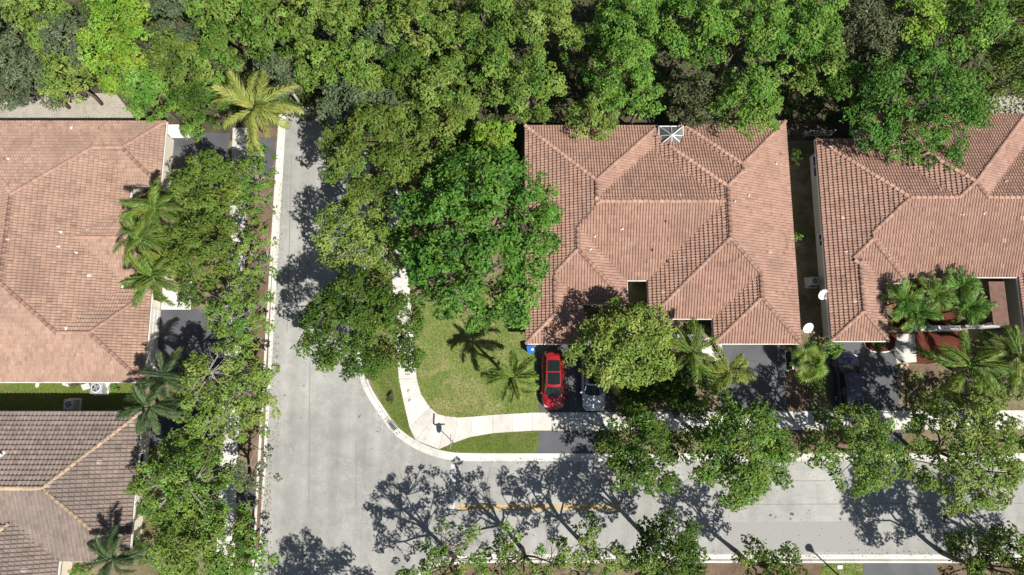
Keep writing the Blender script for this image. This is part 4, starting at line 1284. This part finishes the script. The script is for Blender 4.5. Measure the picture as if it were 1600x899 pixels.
# ------------------------------------------------------------------ vehicles
def car(label, px, py, heading, L, Wd, H, paint, kind='suv', pano=False, cat='car', name="parked_car", z0=.118, cabin=(-.47, .13, .30, -.40)):
    """heading: direction of the nose. Body lofted along its length."""
    c = P(px, py, .8); root = empty(name, (c[0], c[1], z0), heading); tag(root, label, cat)
    hw = Wd / 2
    belt = .98 if kind == 'suv' else .90
    # ---- lower body
    ns = 33
    xs = np.linspace(-1, 1, ns)
    prof = [(0, 1.0), (.3, .995), (.6, .975), (.8, .94), (.92, .87), (.985, .76), (1.0, .62), (.995, .48), (.97, .36), (.92, .27), (.80, .24)]
    V = []; F = []
    def wx(s):
        a = abs(s)
        return hw * (1 - (.30 if s > 0 else .22) * max(0, (a - .62) / .38) ** 2.6) * (1 - .015 * math.cos(s * 9))
    def top(s):
        x = s
        if x > .32: z = belt + .03 - .10 * (x - .32) / .68 - .17 * max(0, (x - .78) / .22) ** 2.2
        elif x < -.78: z = belt + .02 - .12 * ((-x - .78) / .22) ** 2 if kind == 'suv' else belt - .1 * ((-x - .78) / .22) ** 2
        else: z = belt + .02
        return z
    for s in xs:
        w_ = wx(s); zt = top(s); e = max(0, (abs(s) - .9) / .1)
        endz = .12 * e
        x = s * L / 2 * (1.0)
        for y_, zf in prof:
            z = .2 + (zt - .2) * (zf - .24) / .76
            bow = -(y_ ** 2) * .16 * (L / 4.6) * max(0, (abs(s) - .75) / .25) * (1 if s > 0 else -1)
            V.append((x + bow, y_ * w_, z - endz * (.6 if zf > .8 else -.5 * (zf < .4))))
        for y_, zf in prof[1:]:
            z = .2 + (zt - .2) * (zf - .24) / .76
            bow = -(y_ ** 2) * .16 * (L / 4.6) * max(0, (abs(s) - .75) / .25) * (1 if s > 0 else -1)
            V.append((x + bow, -y_ * w_, z - endz * (.6 if zf > .8 else -.5 * (zf < .4))))
    k = len(prof); m_ = 2 * k - 1
    ring = list(range(k - 1, 0, -1)) + [0] + list(range(k, m_))
    for i in range(ns - 1):
        for j in range(m_ - 1):
            a, b = ring[j], ring[j + 1]
            F.append((i * m_ + a, i * m_ + b, (i + 1) * m_ + b, (i + 1) * m_ + a))
    F.append(tuple(ring)); F.append(tuple((ns - 1) * m_ + r_ for r_ in reversed(ring)))
    mb = MB(); mb.add(V, F); body = mb.build("body", paint, root, True)
    # ---- greenhouse (glass), roof, pillars
    xr0, xw1, xtop1, xtop0 = [q * L for q in (cabin[0], cabin[2] - .02, cabin[1], cabin[3])]   # rear base, screen base, roof front, roof rear
    zb = belt - .03
    bw, tw = hw * .90, hw * .66
    def cab(xx, f):    # f 0 base .. 1 top
        return None
    ny = 7
    def arc(x, wid, z, bowx, bz):
        return [(x - bowx * (y_ ** 2), y_ * wid, z - bz * y_ ** 2) for y_ in np.linspace(-1, 1, ny)]
    ws_lo, ws_hi = arc(xw1, bw * .93, zb + .05, .22, .05), arc(xtop1, tw, H - .02, .10, .045)
    rw_hi, rw_lo = arc(xtop0, tw * .96, H - .06, -.08, .045), arc(xr0, bw * .88, zb + .05, -.10, .04)
    def strip(a, b, nm, mat, par, dz=0.0):
        mm = MB(); mm.add([(q[0], q[1], q[2] + dz) for q in a] + [(q[0], q[1], q[2] + dz) for q in b], [(i, i + 1, ny + i + 1, ny + i) for i in range(ny - 1)])
        return mm.build(nm, mat, par, True)
    strip(ws_lo, ws_hi, "windscreen", M['car_glass'], root)
    strip(rw_hi, rw_lo, "rear_window", M['car_glass'], root)
    # roof: several cross arcs
    mm = MB(); rr = []
    for f in np.linspace(0, 1, 7):
        x = xtop1 + (xtop0 - xtop1) * f; wid = tw * (1 + .03 * math.sin(math.pi * f) - .04 * f)
        rr.append(arc(x, wid, H - .02 - .04 * f + .03 * math.sin(math.pi * f), .10 - .18 * f, .045))
    vv = [q for r_ in rr for q in r_]
    mm.add(vv, [(i * ny + j, i * ny + j + 1, (i + 1) * ny + j + 1, (i + 1) * ny + j) for i in range(6) for j in range(ny - 1)])
    roofp = mm.build("car_roof", paint, root, True)
    if pano:
        for (f0, f1) in ((.08, .46), (.50, .86)):
            g = MB(); pts = []
            for f in np.linspace(f0, f1, 4):
                x = xtop1 + (xtop0 - xtop1) * f
                for y_ in np.linspace(-.80, .80, 5):
                    pts.append((x - (.10 - .18 * f) * y_ ** 2, y_ * tw, H - .02 - .04 * f + .03 * math.sin(math.pi * f) - .045 * y_ ** 2 + .012))
            g.add(pts, [(i * 5 + j, i * 5 + j + 1, (i + 1) * 5 + j + 1, (i + 1) * 5 + j) for i in range(3) for j in range(4)])
            g.build("sunroof", M['car_glass'], roofp, True)
    if pano:   # roof rails and tailgate spoiler
        for s in (-1, 1):
            g = MB(); g.tube([(xtop1 - .15, s * tw * .97, H + .0), ((xtop1 + xtop0) / 2, s * tw * 1.0, H + .03), (xtop0 + .1, s * tw * .95, H - .02)], .018, 5); g.build("roof_rail", M['dark_metal'], roofp, True)
    g = MB()
    sp0 = arc(xtop0 - .02, tw * .95, H - .055, -.08, .045); sp1 = arc(xtop0 - .22, tw * .86, H - .10, -.06, .04)
    g.add(sp0 + sp1, [(i, i + 1, ny + i + 1, ny + i) for i in range(ny - 1)])
    if kind == 'suv': g.build("spoiler", paint, roofp, True)
    # side glass and pillars
    for s in (-1, 1):
        i = ny - 1 if s > 0 else 0
        a, b, c2, d = ws_lo[i], ws_hi[i], rw_hi[i], rw_lo[i]
        g = MB(); g.add([(a[0], a[1], zb), b, c2, (d[0], d[1], zb)], [(0, 1, 2, 3) if s > 0 else (3, 2, 1, 0)])
        g.build("side_window", M['car_glass'], root)
        g = MB(); g.tube([(a[0] + .02, a[1], zb + .02), b], .035, 5); g.tube([c2, (d[0], d[1], zb + .02)], .05, 5)
        g.tube([b, c2], .032, 5)
        xm = (b[0] + c2[0]) / 2 + .05
        g.tube([(xm, s * bw * 1.0, zb), (xm - .02, s * tw * 1.01, H - .06)], .03, 4)
        g.build("pillar", paint, root, True)
        # mirror
        g = MB(); g.box((xw1 - .28, s * (hw + .07), belt + .03), (.14, .20, .13), bev=.04); mo = g.build("mirror", paint, root, True)
        # handles
        for hx in (xm - .12, xm - 1.0):
            g = MB(); g.box((hx, s * (hw * .985), belt - .16), (.2, .03, .03)); g.build("door_handle", paint, root)
        # lamps
        g = MB(); xh = L / 2
        g.add([(xh * .995 - .20, s * hw * .48, .74), (xh * .93 - .20, s * hw * .80, .76), (xh * .86 - .14, s * hw * .86, .80), (xh * .90 - .22, s * hw * .55, .84)], [(0, 1, 2, 3) if s > 0 else (3, 2, 1, 0)])
        g.tube([(xh * .97 - .16, s * hw * .45, .77), (xh * .92 - .10, s * hw * .72, .80), (xh * .84 - .03, s * hw * .84, .84)], [.045, .06, .05], 6)
        g.build("headlight", M['lamp_clear'], root, True)
        g = MB(); g.tube([(-xh * .99 + .03, s * hw * .45, .86), (-xh * .96 + .04, s * hw * .70, .88), (-xh * .88, s * hw * .86, .88)], [.05, .065, .05], 6); g.build("tail_light", M['lamp_red'], root, True)
        # wheels
        for xa in (L * .30, -L * .29):
            wr = .345; g = MB()
            y0 = s * (hw - .20); y1 = s * (hw + .005)
            g.tube([(xa, y0, wr), (xa, y0 + s * .03, wr), (xa, y1 - s * .03, wr), (xa, y1, wr)], [wr - .03, wr, wr, wr - .03], 20)
            wheel = g.build("wheel", M['black'], root, True)
            g = MB(); g.tube([(xa, y1 - s * .01, wr), (xa, y1 + s * .008, wr)], [wr * .62, wr * .58], 14); g.build("rim", M['chrome'], wheel)
            g = MB(); pts = [(xa + math.cos(a_) * (wr + .055), s * (hw - .015), wr + math.sin(a_) * (wr + .055)) for a_ in np.linspace(.1, math.pi - .1, 10)]
            g.tube(pts, .035, 5); g.build("wheel_arch", M['black'], root)
    # wipers, grille, bumper line, number plate area
    g = MB(); g.tube([(xw1 + .06, -hw * .6, zb + .07), (xw1 - .1, -.02, zb + .14)], .012, 4); g.tube([(xw1 + .08, 0, zb + .08), (xw1 - .08, hw * .55, zb + .12)], .012, 4); g.build("wiper", M['black'], root)
    g = MB(); g.box((L / 2 - .02, 0, .58), (.10, hw * .9, .2), bev=.02); g.build("grille", M['black'], root)
    g = MB()
    for s in (-1, 1): g.tube([(xw1 + .02, s * hw * .80, belt + .025), (L * .40, s * hw * .66, belt - .045)], .008, 4)
    g.build("bonnet_seam", M['black'], root)
    g = MB(); g.tube([(L * .5 - .17, y_ * hw, top(.93) - .012 - .05 * y_ ** 2) if abs(y_) < .5 else (L * .5 - .27, y_ * hw, top(.88) - .03) for y_ in (-.7, -.45, 0, .45, .7)], .007, 4)
    g.build("bumper_seam", M['black'], root)
    g = MB(); g.box((-L / 2 + .02, 0, .5), (.1, hw * 1.4, .14), bev=.03); g.build("rear_bumper", M['black'], root)
    return root
HD = -math.pi / 2
car("red crossover parked nose out on the driveway beside the lawn", 864.5, 594, HD, 4.62, 1.80, 1.62, M['red_paint'], 'suv', True)
car("white car with a dark glass roof half under the light green tree", 927, 596, HD, 4.75, 1.84, 1.45, M['white_car'], 'sedan', True, cabin=(-.40, .08, .26, -.25))
car("dark navy vehicle shaded on the driveway of the right house", 1325, 596, math.pi / 2, 4.7, 1.86, 1.7, M['navy_car'], 'suv', False)
car("black vehicle in deep shade beside the brown roofed house", 291, 668, 0.0, 4.7, 1.86, 1.7, M['black_car'], 'suv', False)

# ------------------------------------------------------------------ small things
def ac_unit(label, px, py, s=.85, h=.8):
    c = P(px, py, h); root = empty("air_conditioner", (c[0], c[1], .11)); tag(root, label, 'air conditioner', "outdoor cooling units")
    g = MB(); g.box((0, 0, .04), (s + .25, s + .2, .08)); g.build("plinth", M['walk'], root)
    g = MB(); g.box((0, 0, .08 + h / 2), (s, s, h), bev=.05); g.build("casing", M['grey_metal'], root)
    g = MB(); g.lathe([(.39 * s, h + .085), (.41 * s, h + .10), (.36 * s, h + .11), (.34 * s, h + .09)], 24); g.build("fan_ring", M['white_metal'], root, True)
    g = MB(); g.cyl((0, 0, h + .083), .34 * s, .004, 24); f = g.build("fan_well", M['dark_metal'], root)
    for i in range(4):
        a = i * math.pi / 2 + .4
        g = MB(); g.add([(0.04 * math.cos(a), .04 * math.sin(a), h + .10), (.3 * s * math.cos(a - .25), .3 * s * math.sin(a - .25), h + .095), (.32 * s * math.cos(a + .35), .32 * s * math.sin(a + .35), h + .115), (.05 * math.cos(a + 1.2), .05 * math.sin(a + 1.2), h + .11)], [(0, 1, 2, 3)]); g.build("fan_blade", M['grey_metal'], root)
    g = MB()
    for rr in (.12, .2, .28, .35):
        g.tube([(rr * s * math.cos(t_), rr * s * math.sin(t_), h + .125) for t_ in np.linspace(0, 2 * math.pi, 21)], .004, 3, False)
    for i in range(6):
        a = i * math.pi / 6
        g.tube([(-.37 * s * math.cos(a), -.37 * s * math.sin(a), h + .128), (.37 * s * math.cos(a), .37 * s * math.sin(a), h + .128)], .004, 3, False)
    g.build("fan_guard", M['grey_metal'], root)
    g = MB()
    for i in range(10): g.box((0, -s / 2 - .004, .16 + i * .065), (s * .8, .02, .02))
    g.build("louvre", M['dark_metal'], root)
ac_unit("grey outdoor cooling unit on the sunny grass strip between the left houses", 152, 606, .95)
ac_unit("outdoor cooling unit in shadow against the brown roofed house", 109, 632, .8)
ac_unit("outdoor cooling unit beside the left wall of the right house", 1272, 440, .7)
for (lab, px, py, s_) in (("pale stone left of the sunny cooling unit", 107, 601, .22), ("pale stone on the grass strip at the far left", 58, 601, .2), ("pale stone nearest the sunny cooling unit", 100, 600, .17)):
    c = P(px, py, .15); g = MB()
    g.lathe([(.01, s_ * .7), (s_ * .55, s_ * .6), (s_ * .95, s_ * .3), (s_ * 1.0, 0), (s_ * .9, -.05)], 9)
    o = g.build("stone", M['walk'], None, loc=(c[0], c[1], .11)); o.rotation_euler = (0, 0, px); o.scale = (1.3, .8, 1); tag(o, lab, 'stone', "stones on the grass strip")
for (lab, px, py) in (("grey slab leaning behind the sunny cooling unit", 134, 602), ("white board propped right of the sunny cooling unit", 172, 598)):
    c = P(px, py, .3); g = MB(); g.box((0, 0, .3), (.6, .5, .05), bev=.01)
    o = g.build("board", M['greywall'] if px < 150 else M['white_metal'], None, loc=(c[0], c[1], .12)); o.rotation_euler = (.45, .1, .3); tag(o, lab, 'board')

def dish(label, px, py, wall_x, side, z=2.6):
    c = P(px, py, z); root = empty("satellite_dish", (wall_x, c[1], z - .5)); tag(root, label, 'satellite dish', "satellite dishes")
    o = np.array([c[0] - wall_x, 0, .5])
    g = MB(); g.box((side * .02, 0, 0), (.03, .14, .2)); g.build("wall_bracket", M['grey_metal'], root)
    g = MB(); g.tube([(side * .03, 0, 0), (o[0], 0, .05), (o[0], 0, .38)], .025, 6); g.build("mast", M['grey_metal'], root, True)
    # reflector bowl facing south-west and up
    d = Vector((.15, -.62, .77)).normalized(); rot = d.to_track_quat('Z', 'X').to_matrix()
    prof = [(r_, .16 * (r_ / .42) ** 2) for r_ in np.linspace(.005, .42, 7)]
    prof += [(.43, .165), (.42, .145)] + [(r_, .16 * (r_ / .42) ** 2 - .015) for r_ in np.linspace(.40, .005, 5)]
    g = MB(); g.lathe(prof, 22)
    g.v = [tuple(rot @ Vector((v[0] * 1.05, v[1] * .95, v[2])) + Vector(o)) for v in g.v]
    g.build("reflector", M['white_metal'], root, True)
    tip = Vector(o) + rot @ Vector((0, 0, .5)) + Vector((0, -.12, -.12)); a0 = Vector(o) + rot @ Vector((0, -.40, .12))
    a0 = Vector(o) + Vector((0, -.30, -.22))
    g = MB(); g.tube([a0, tip], .016, 5); g.build("feed_arm", M['white_metal'], root, True)
    g = MB(); g.tube([tip - Vector((.06, 0, 0)), tip + Vector((.06, 0, 0))], .05, 8); g.tube([tip, tip - d * .12], .04, 8); g.build("receiver", M['white_metal'], root, True)
dish("white satellite dish at the right front corner of the middle house", 1261.5, 511, xe - .55, 1)
dish("white satellite dish on the left wall of the right house", 1285, 459, rw + .55, -1)

# blue bin
c = P(829, 546, .9); root = empty("recycling_bin", (c[0], c[1], .11), .2); tag(root, "blue recycling bin at the front left corner of the middle house", 'bin')
g = MB(); g.add([(x * a, y * a * 1.0, z) for (a, z) in ((.20, .05), (.26, .85), (.28, .88)) for x, y in ((-1, -1), (1, -1), (1, 1), (-1, 1))], [(i + k * 4, (i + 1) % 4 + k * 4, (i + 1) % 4 + k * 4 + 4, i + k * 4 + 4) for k in range(2) for i in range(4)] + [(3, 2, 1, 0)]); g.build("bin_body", M['bin_blue'], root)
g = MB(); g.box((0, 0, .92), (.60, .58, .08), bev=.03); lid = g.build("lid", M['bin_blue'], root)
g = MB(); g.tube([(-.22, .32, .88), (.22, .32, .88)], .022, 6); g.build("handle", M['bin_blue'], root)
g = MB(); g.box((.14, -.06, .965), (.18, .16, .012)); g.build("lid_sticker", M['white_metal'], root)
for s in (-1, 1):
    g = MB(); g.tube([(s * .2, .22, .1), (s * .26, .22, .1)], .1, 12); g.build("wheel", M['black'], root)

# stop sign with street name blades at the corner
c = P(708.5, 692, .1); root = empty("street_sign", (c[0], c[1], .11)); tag(root, "stop sign post with two street name blades at the road corner", 'sign')
g = MB(); g.tube([(0, 0, -.1), (0, 0, 3.05)], .03, 6); g.build("post", M['grey_metal'], root)
g = MB()
def octa(r_, y_, z_): return [(r_ * math.cos(a), y_, z_ + r_ * math.sin(a)) for a in np.arange(8) * math.pi / 4 + math.pi / 8]
az = math.radians(-90)
o8 = octa(.38, -.045, 2.25); o8b = octa(.38, -.055, 2.25)
rot8 = Matrix.Rotation(math.radians(75), 3, 'Z')
o8 = [tuple(rot8 @ Vector(q)) for q in o8]; o8b = [tuple(rot8 @ Vector(q)) for q in o8b]
g.add(o8 + o8b, [tuple(range(8)), tuple(reversed(range(8, 16)))] + [(i, 8 + i, 8 + (i + 1) % 8, (i + 1) % 8) for i in range(8)])
pl = g.build("sign_plate", M['white_metal'], root)
g = MB(); o9 = [tuple(rot8 @ Vector(q)) for q in octa(.35, -.058, 2.25)]; g.add(o9, [tuple(range(8))]); g.build("sign_face", M['sign_red'], pl)
for (z_, a_) in ((2.72, math.radians(2)), (2.95, math.radians(88))):
    g = MB(); g.box((.32 * math.cos(a_), .32 * math.sin(a_), z_), (.85, .02, .2), a_); g.build("name_blade", M['sign_green'], root)

# street lamps
def lamp(label, base, H, head_dir):
    root = empty("street_lamp", base); tag(root, label, 'street lamp', "street lamps")
    g = MB(); g.tube([(0, 0, 0), (0, 0, .3), (0, 0, .5), (0, 0, H - .5)], [.13, .12, .07, .05], 10); g.build("pole", M['dark_metal'], root, True)
    g = MB(); g.lathe([(.05, H - .5), (.12, H - .42), (.09, H - .38), (.16, H - .3), (.25, H + .02), (.27, H + .08)], 14); g.build("lantern", M['lamp_clear'], root, True)
    g = MB(); g.lathe([(.29, H + .08), (.30, H + .1), (.2, H + .22), (.07, H + .3), (.05, H + .38), (.002, H + .42)], 14); g.build("lamp_cap", M['white_metal'] if head_dir else M['dark_metal'], root, True)
b1 = P(640, 325, .1); lamp("street lamp with a white cap east of the side road", tuple(b1), 4.6, 1)
s1 = P(1266, 858, 0); hl = 4.6
lamp("dark street lamp on the south verge below the main road", (s1[0] + .54 * hl, s1[1] - .52 * hl, .1), hl, 0)

# storm drain at the corner kerb, covers, meter box
c = P(614, 665, .1); root = empty("storm_drain", (c[0], c[1], .142), math.radians(-52)); tag(root, "dark slotted storm drain grate set in the corner kerb", 'drain')
g = MB()
for s in (-1, 1): g.box((0, s * .22, .015), (.85, .04, .03)); g.box((s * .42, 0, .013), (.04, .4, .026))
g.build("frame", M['grey_metal'], root)
for i in range(6):
    g = MB(); g.box((-.32 + i * .128, 0, .011), (.05, .38, .022)); g.build("grate_bar", M['dark_metal'], root)
for (lab, px, py) in (("upper round metal cover in the curved sidewalk", 638.5, 611), ("lower round metal cover in the curved sidewalk", 640.5, 626)):
    c = P(px, py, .13); g = MB(); g.lathe([(.001, .022), (.1, .022), (.11, .016), (.13, .016), (.14, 0)], 16)
    o = g.build("utility_cover", M['grey_metal'], None, True, loc=(c[0], c[1], .134)); tag(o, lab, 'utility cover', "round covers in the sidewalk")
c = P(1312, 886, .1); g = MB(); g.box((0, 0, .03), (.42, .28, .06), bev=.02); o = g.build("meter_box", M['walk'], None, loc=(c[0], c[1], .11)); tag(o, "pale meter box lid in the south verge grass", 'meter box')

# garden walls
def gwall(label, px0, py0, px1, py1, h, mat, th=.2, cap=True, name="garden_wall"):
    a = P(px0, py0, h); b = P(px1, py1, h); mid = (a + b) / 2; d = b - a; L_ = np.linalg.norm(d[:2]); rz = math.atan2(d[1], d[0])
    root = empty(name, (mid[0], mid[1], .1), rz); tag(root, label, 'wall')
    g = MB(); g.box((0, 0, h / 2 - .05), (L_, th, h)); g.build("wall_body", mat, root)
    if cap:
        g = MB(); g.box((0, 0, h - .02), (L_ + .06, th + .1, .08), bev=.015); g.build("coping", M['fascia'], root)
    return root
gwall("grey garden wall with pale coping in front of the courtyard palms", 1424, 513, 1500, 513, 1.3, M['greywall'], .3)
gwall("low grey wall right of the courtyard at the right house", 1508, 510, 1566, 510, 1.2, M['greywall'], .2, False)
gwall("low grey wall across the front courtyard of the middle house", 913, 524, 986, 524, 1.3, M['greywall'])
gwall("white entrance wall of the middle house beside the hedge", 1046, 525, 1086, 526, 1.3, M['stucco_white'])
gwall("short white wall curving beside the entrance path", 1088, 521, 1104, 535, 1.3, M['stucco_white'])
# tiled gate pillar at right
c = P(1567, 537, 1.9); root = empty("gate_pillar", (c[0], c[1], .1)); tag(root, "square gate pillar with a small pyramid tile cap", 'pillar')
g = MB(); g.box((0, 0, .85), (.75, .75, 1.7)); g.build("pillar_shaft", M['stucco'], root)
g = MB(); g.add([(-.52, -.52, 1.70), (.52, -.52, 1.70), (.52, .52, 1.70), (-.52, .52, 1.70), (0, 0, 2.1), (-.52, -.52, 1.64), (.52, -.52, 1.64), (.52, .52, 1.64), (-.52, .52, 1.64)], [(0, 1, 4), (1, 2, 4), (2, 3, 4), (3, 0, 4), (8, 7, 6, 5), (0, 5, 6, 1), (1, 6, 7, 2), (2, 7, 8, 3), (3, 8, 5, 0)]); g.build("pyramid_cap", M['cap_pink'], root)
# recessed brown flat roof part of the right house porch
c0 = P(1545, 440, 2.3); c1 = P(1578, 508, 2.3)
g = MB(); g.box(((c0[0] + c1[0]) / 2 - off_r[0], (c0[1] + c1[1]) / 2 - off_r[1], 2.2), (c1[0] - c0[0], c0[1] - c1[1], .12)); g.build("porch_roof", M['porch'], house_r)
g = MB()
for sx in (.1, .9):
    g.box((c0[0] + (c1[0] - c0[0]) * sx - off_r[0], c1[1] + .15 - off_r[1], 1.08), (.2, .2, 2.1))
g.build("porch_column", M['stucco_white'], house_r)
# stone edging of the planting bed: individual stones
cb_ = P(1440, 592, .15); root = empty("planting_bed", (cb_[0], cb_[1], .1)); tag(root, "curved tan stone edged planting bed beside the right driveway", 'planting bed')
edge = [np.array(P2(x, y, .15)) - cb_[:2] for x, y in ((1412, 567), (1405, 580), (1404, 594), (1409, 608), (1420, 616), (1435, 619), (1450, 617), (1464, 611))]
g = MB(); g.poly([tuple(e * .98) for e in edge] + [tuple(np.array(P2(1466, 570, .1)) - cb_[:2])], .025); g.build("bed_soil", M['mulch'], root)
sp_ = spline(edge, .34)
for q in sp_:
    for lay in (0, 1):
        g = MB(); a_ = R.uniform(0, 6.28); r_ = R.uniform(.15, .22)
        q2 = q * (1 - lay * .14 * 1)
        n_ = 7; ring = [(math.cos(t_ + a_) * r_ * R.uniform(.8, 1.15), math.sin(t_ + a_) * r_ * R.uniform(.8, 1.15)) for t_ in np.arange(n_) * 2 * math.pi / n_]
        hz_ = R.uniform(.14, .22)
        g.add([(q2[0] + x, q2[1] + y, 0) for x, y in ring] + [(q2[0] + x * .72, q2[1] + y * .72, hz_) for x, y in ring], [tuple(range(n_, 2 * n_))] + [(i, (i + 1) % n_, n_ + (i + 1) % n_, n_ + i) for i in range(n_)])
        g.build("stone", M['stone'], root)
# half round red mulch bed with pale edging by the right driveway
c = P(1372, 545, .15); root = empty("planting_bed", (c[0], c[1], .1)); tag(root, "half round red mulch bed at the garage of the right house", 'planting bed')
arc_ = [np.array(P2(x, y, .15)) - c[:2] for x, y in ((1350, 534), (1353, 543), (1362, 549), (1384, 550), (1398, 545), (1403, 533), (1400, 522))]
g = MB(); g.poly([tuple(q) for q in arc_], .02); g.build("bed_soil", M['redmulch'], root)
g = MB(); g.tube([(*q, .03) for q in spline(arc_, .3)], .06, 6); g.build("edging", M['stucco'], root, True)
# pot
c = P(1392, 474, .5); g = MB(); g.lathe([(.2, 0), (.34, .45), (.38, .5), (.32, .5), (.28, .42), (.001, .42)], 14); o = g.build("flower_pot", M['pot'], None, True, loc=(c[0], c[1], .11)); tag(o, "round terracotta pot among the courtyard palms", 'pot')
# slatted grey gate frame behind the gap between the houses
a = P(1266, 205, 1.4); root = empty("garden_gate", (a[0], a[1], .1)); tag(root, "pale grey gate frame behind the gap between two houses", 'gate')
for dx in (0, 1.0, 2.0):
    g = MB(); g.box((dx, 0, .75), (.08, .08, 1.5)); g.build("post", M['grey_metal'], root)
for z_ in (.3, 1.35):
    g = MB(); g.box((1.0, .0, z_), (1.9, .05, .07)); g.build("rail", M['grey_metal'], root)
for i in range(9):
    g = MB(); g.box((.14 + i * .215, .03, .82), (.03, .02, 1.0)); g.build("picket", M['grey_metal'], root)
# garden bench-like grey beam seen under the entrance palms
c = P(1098, 590, .5); root = empty("garden_bench", (c[0], c[1], .1), .15); tag(root, "small grey bench under the entrance palms of the middle house", 'bench')
g = MB()
for i in range(3): g.box((0, -.14 + i * .14, .45), (1.2, .11, .04))
g.build("seat", M['greywall'], root)
for s in (-1, 1):
    g = MB(); g.box((s * .5, 0, .21), (.07, .36, .42)); g.build("leg", M['greywall'], root)
print("foliage tris", TRI[0])
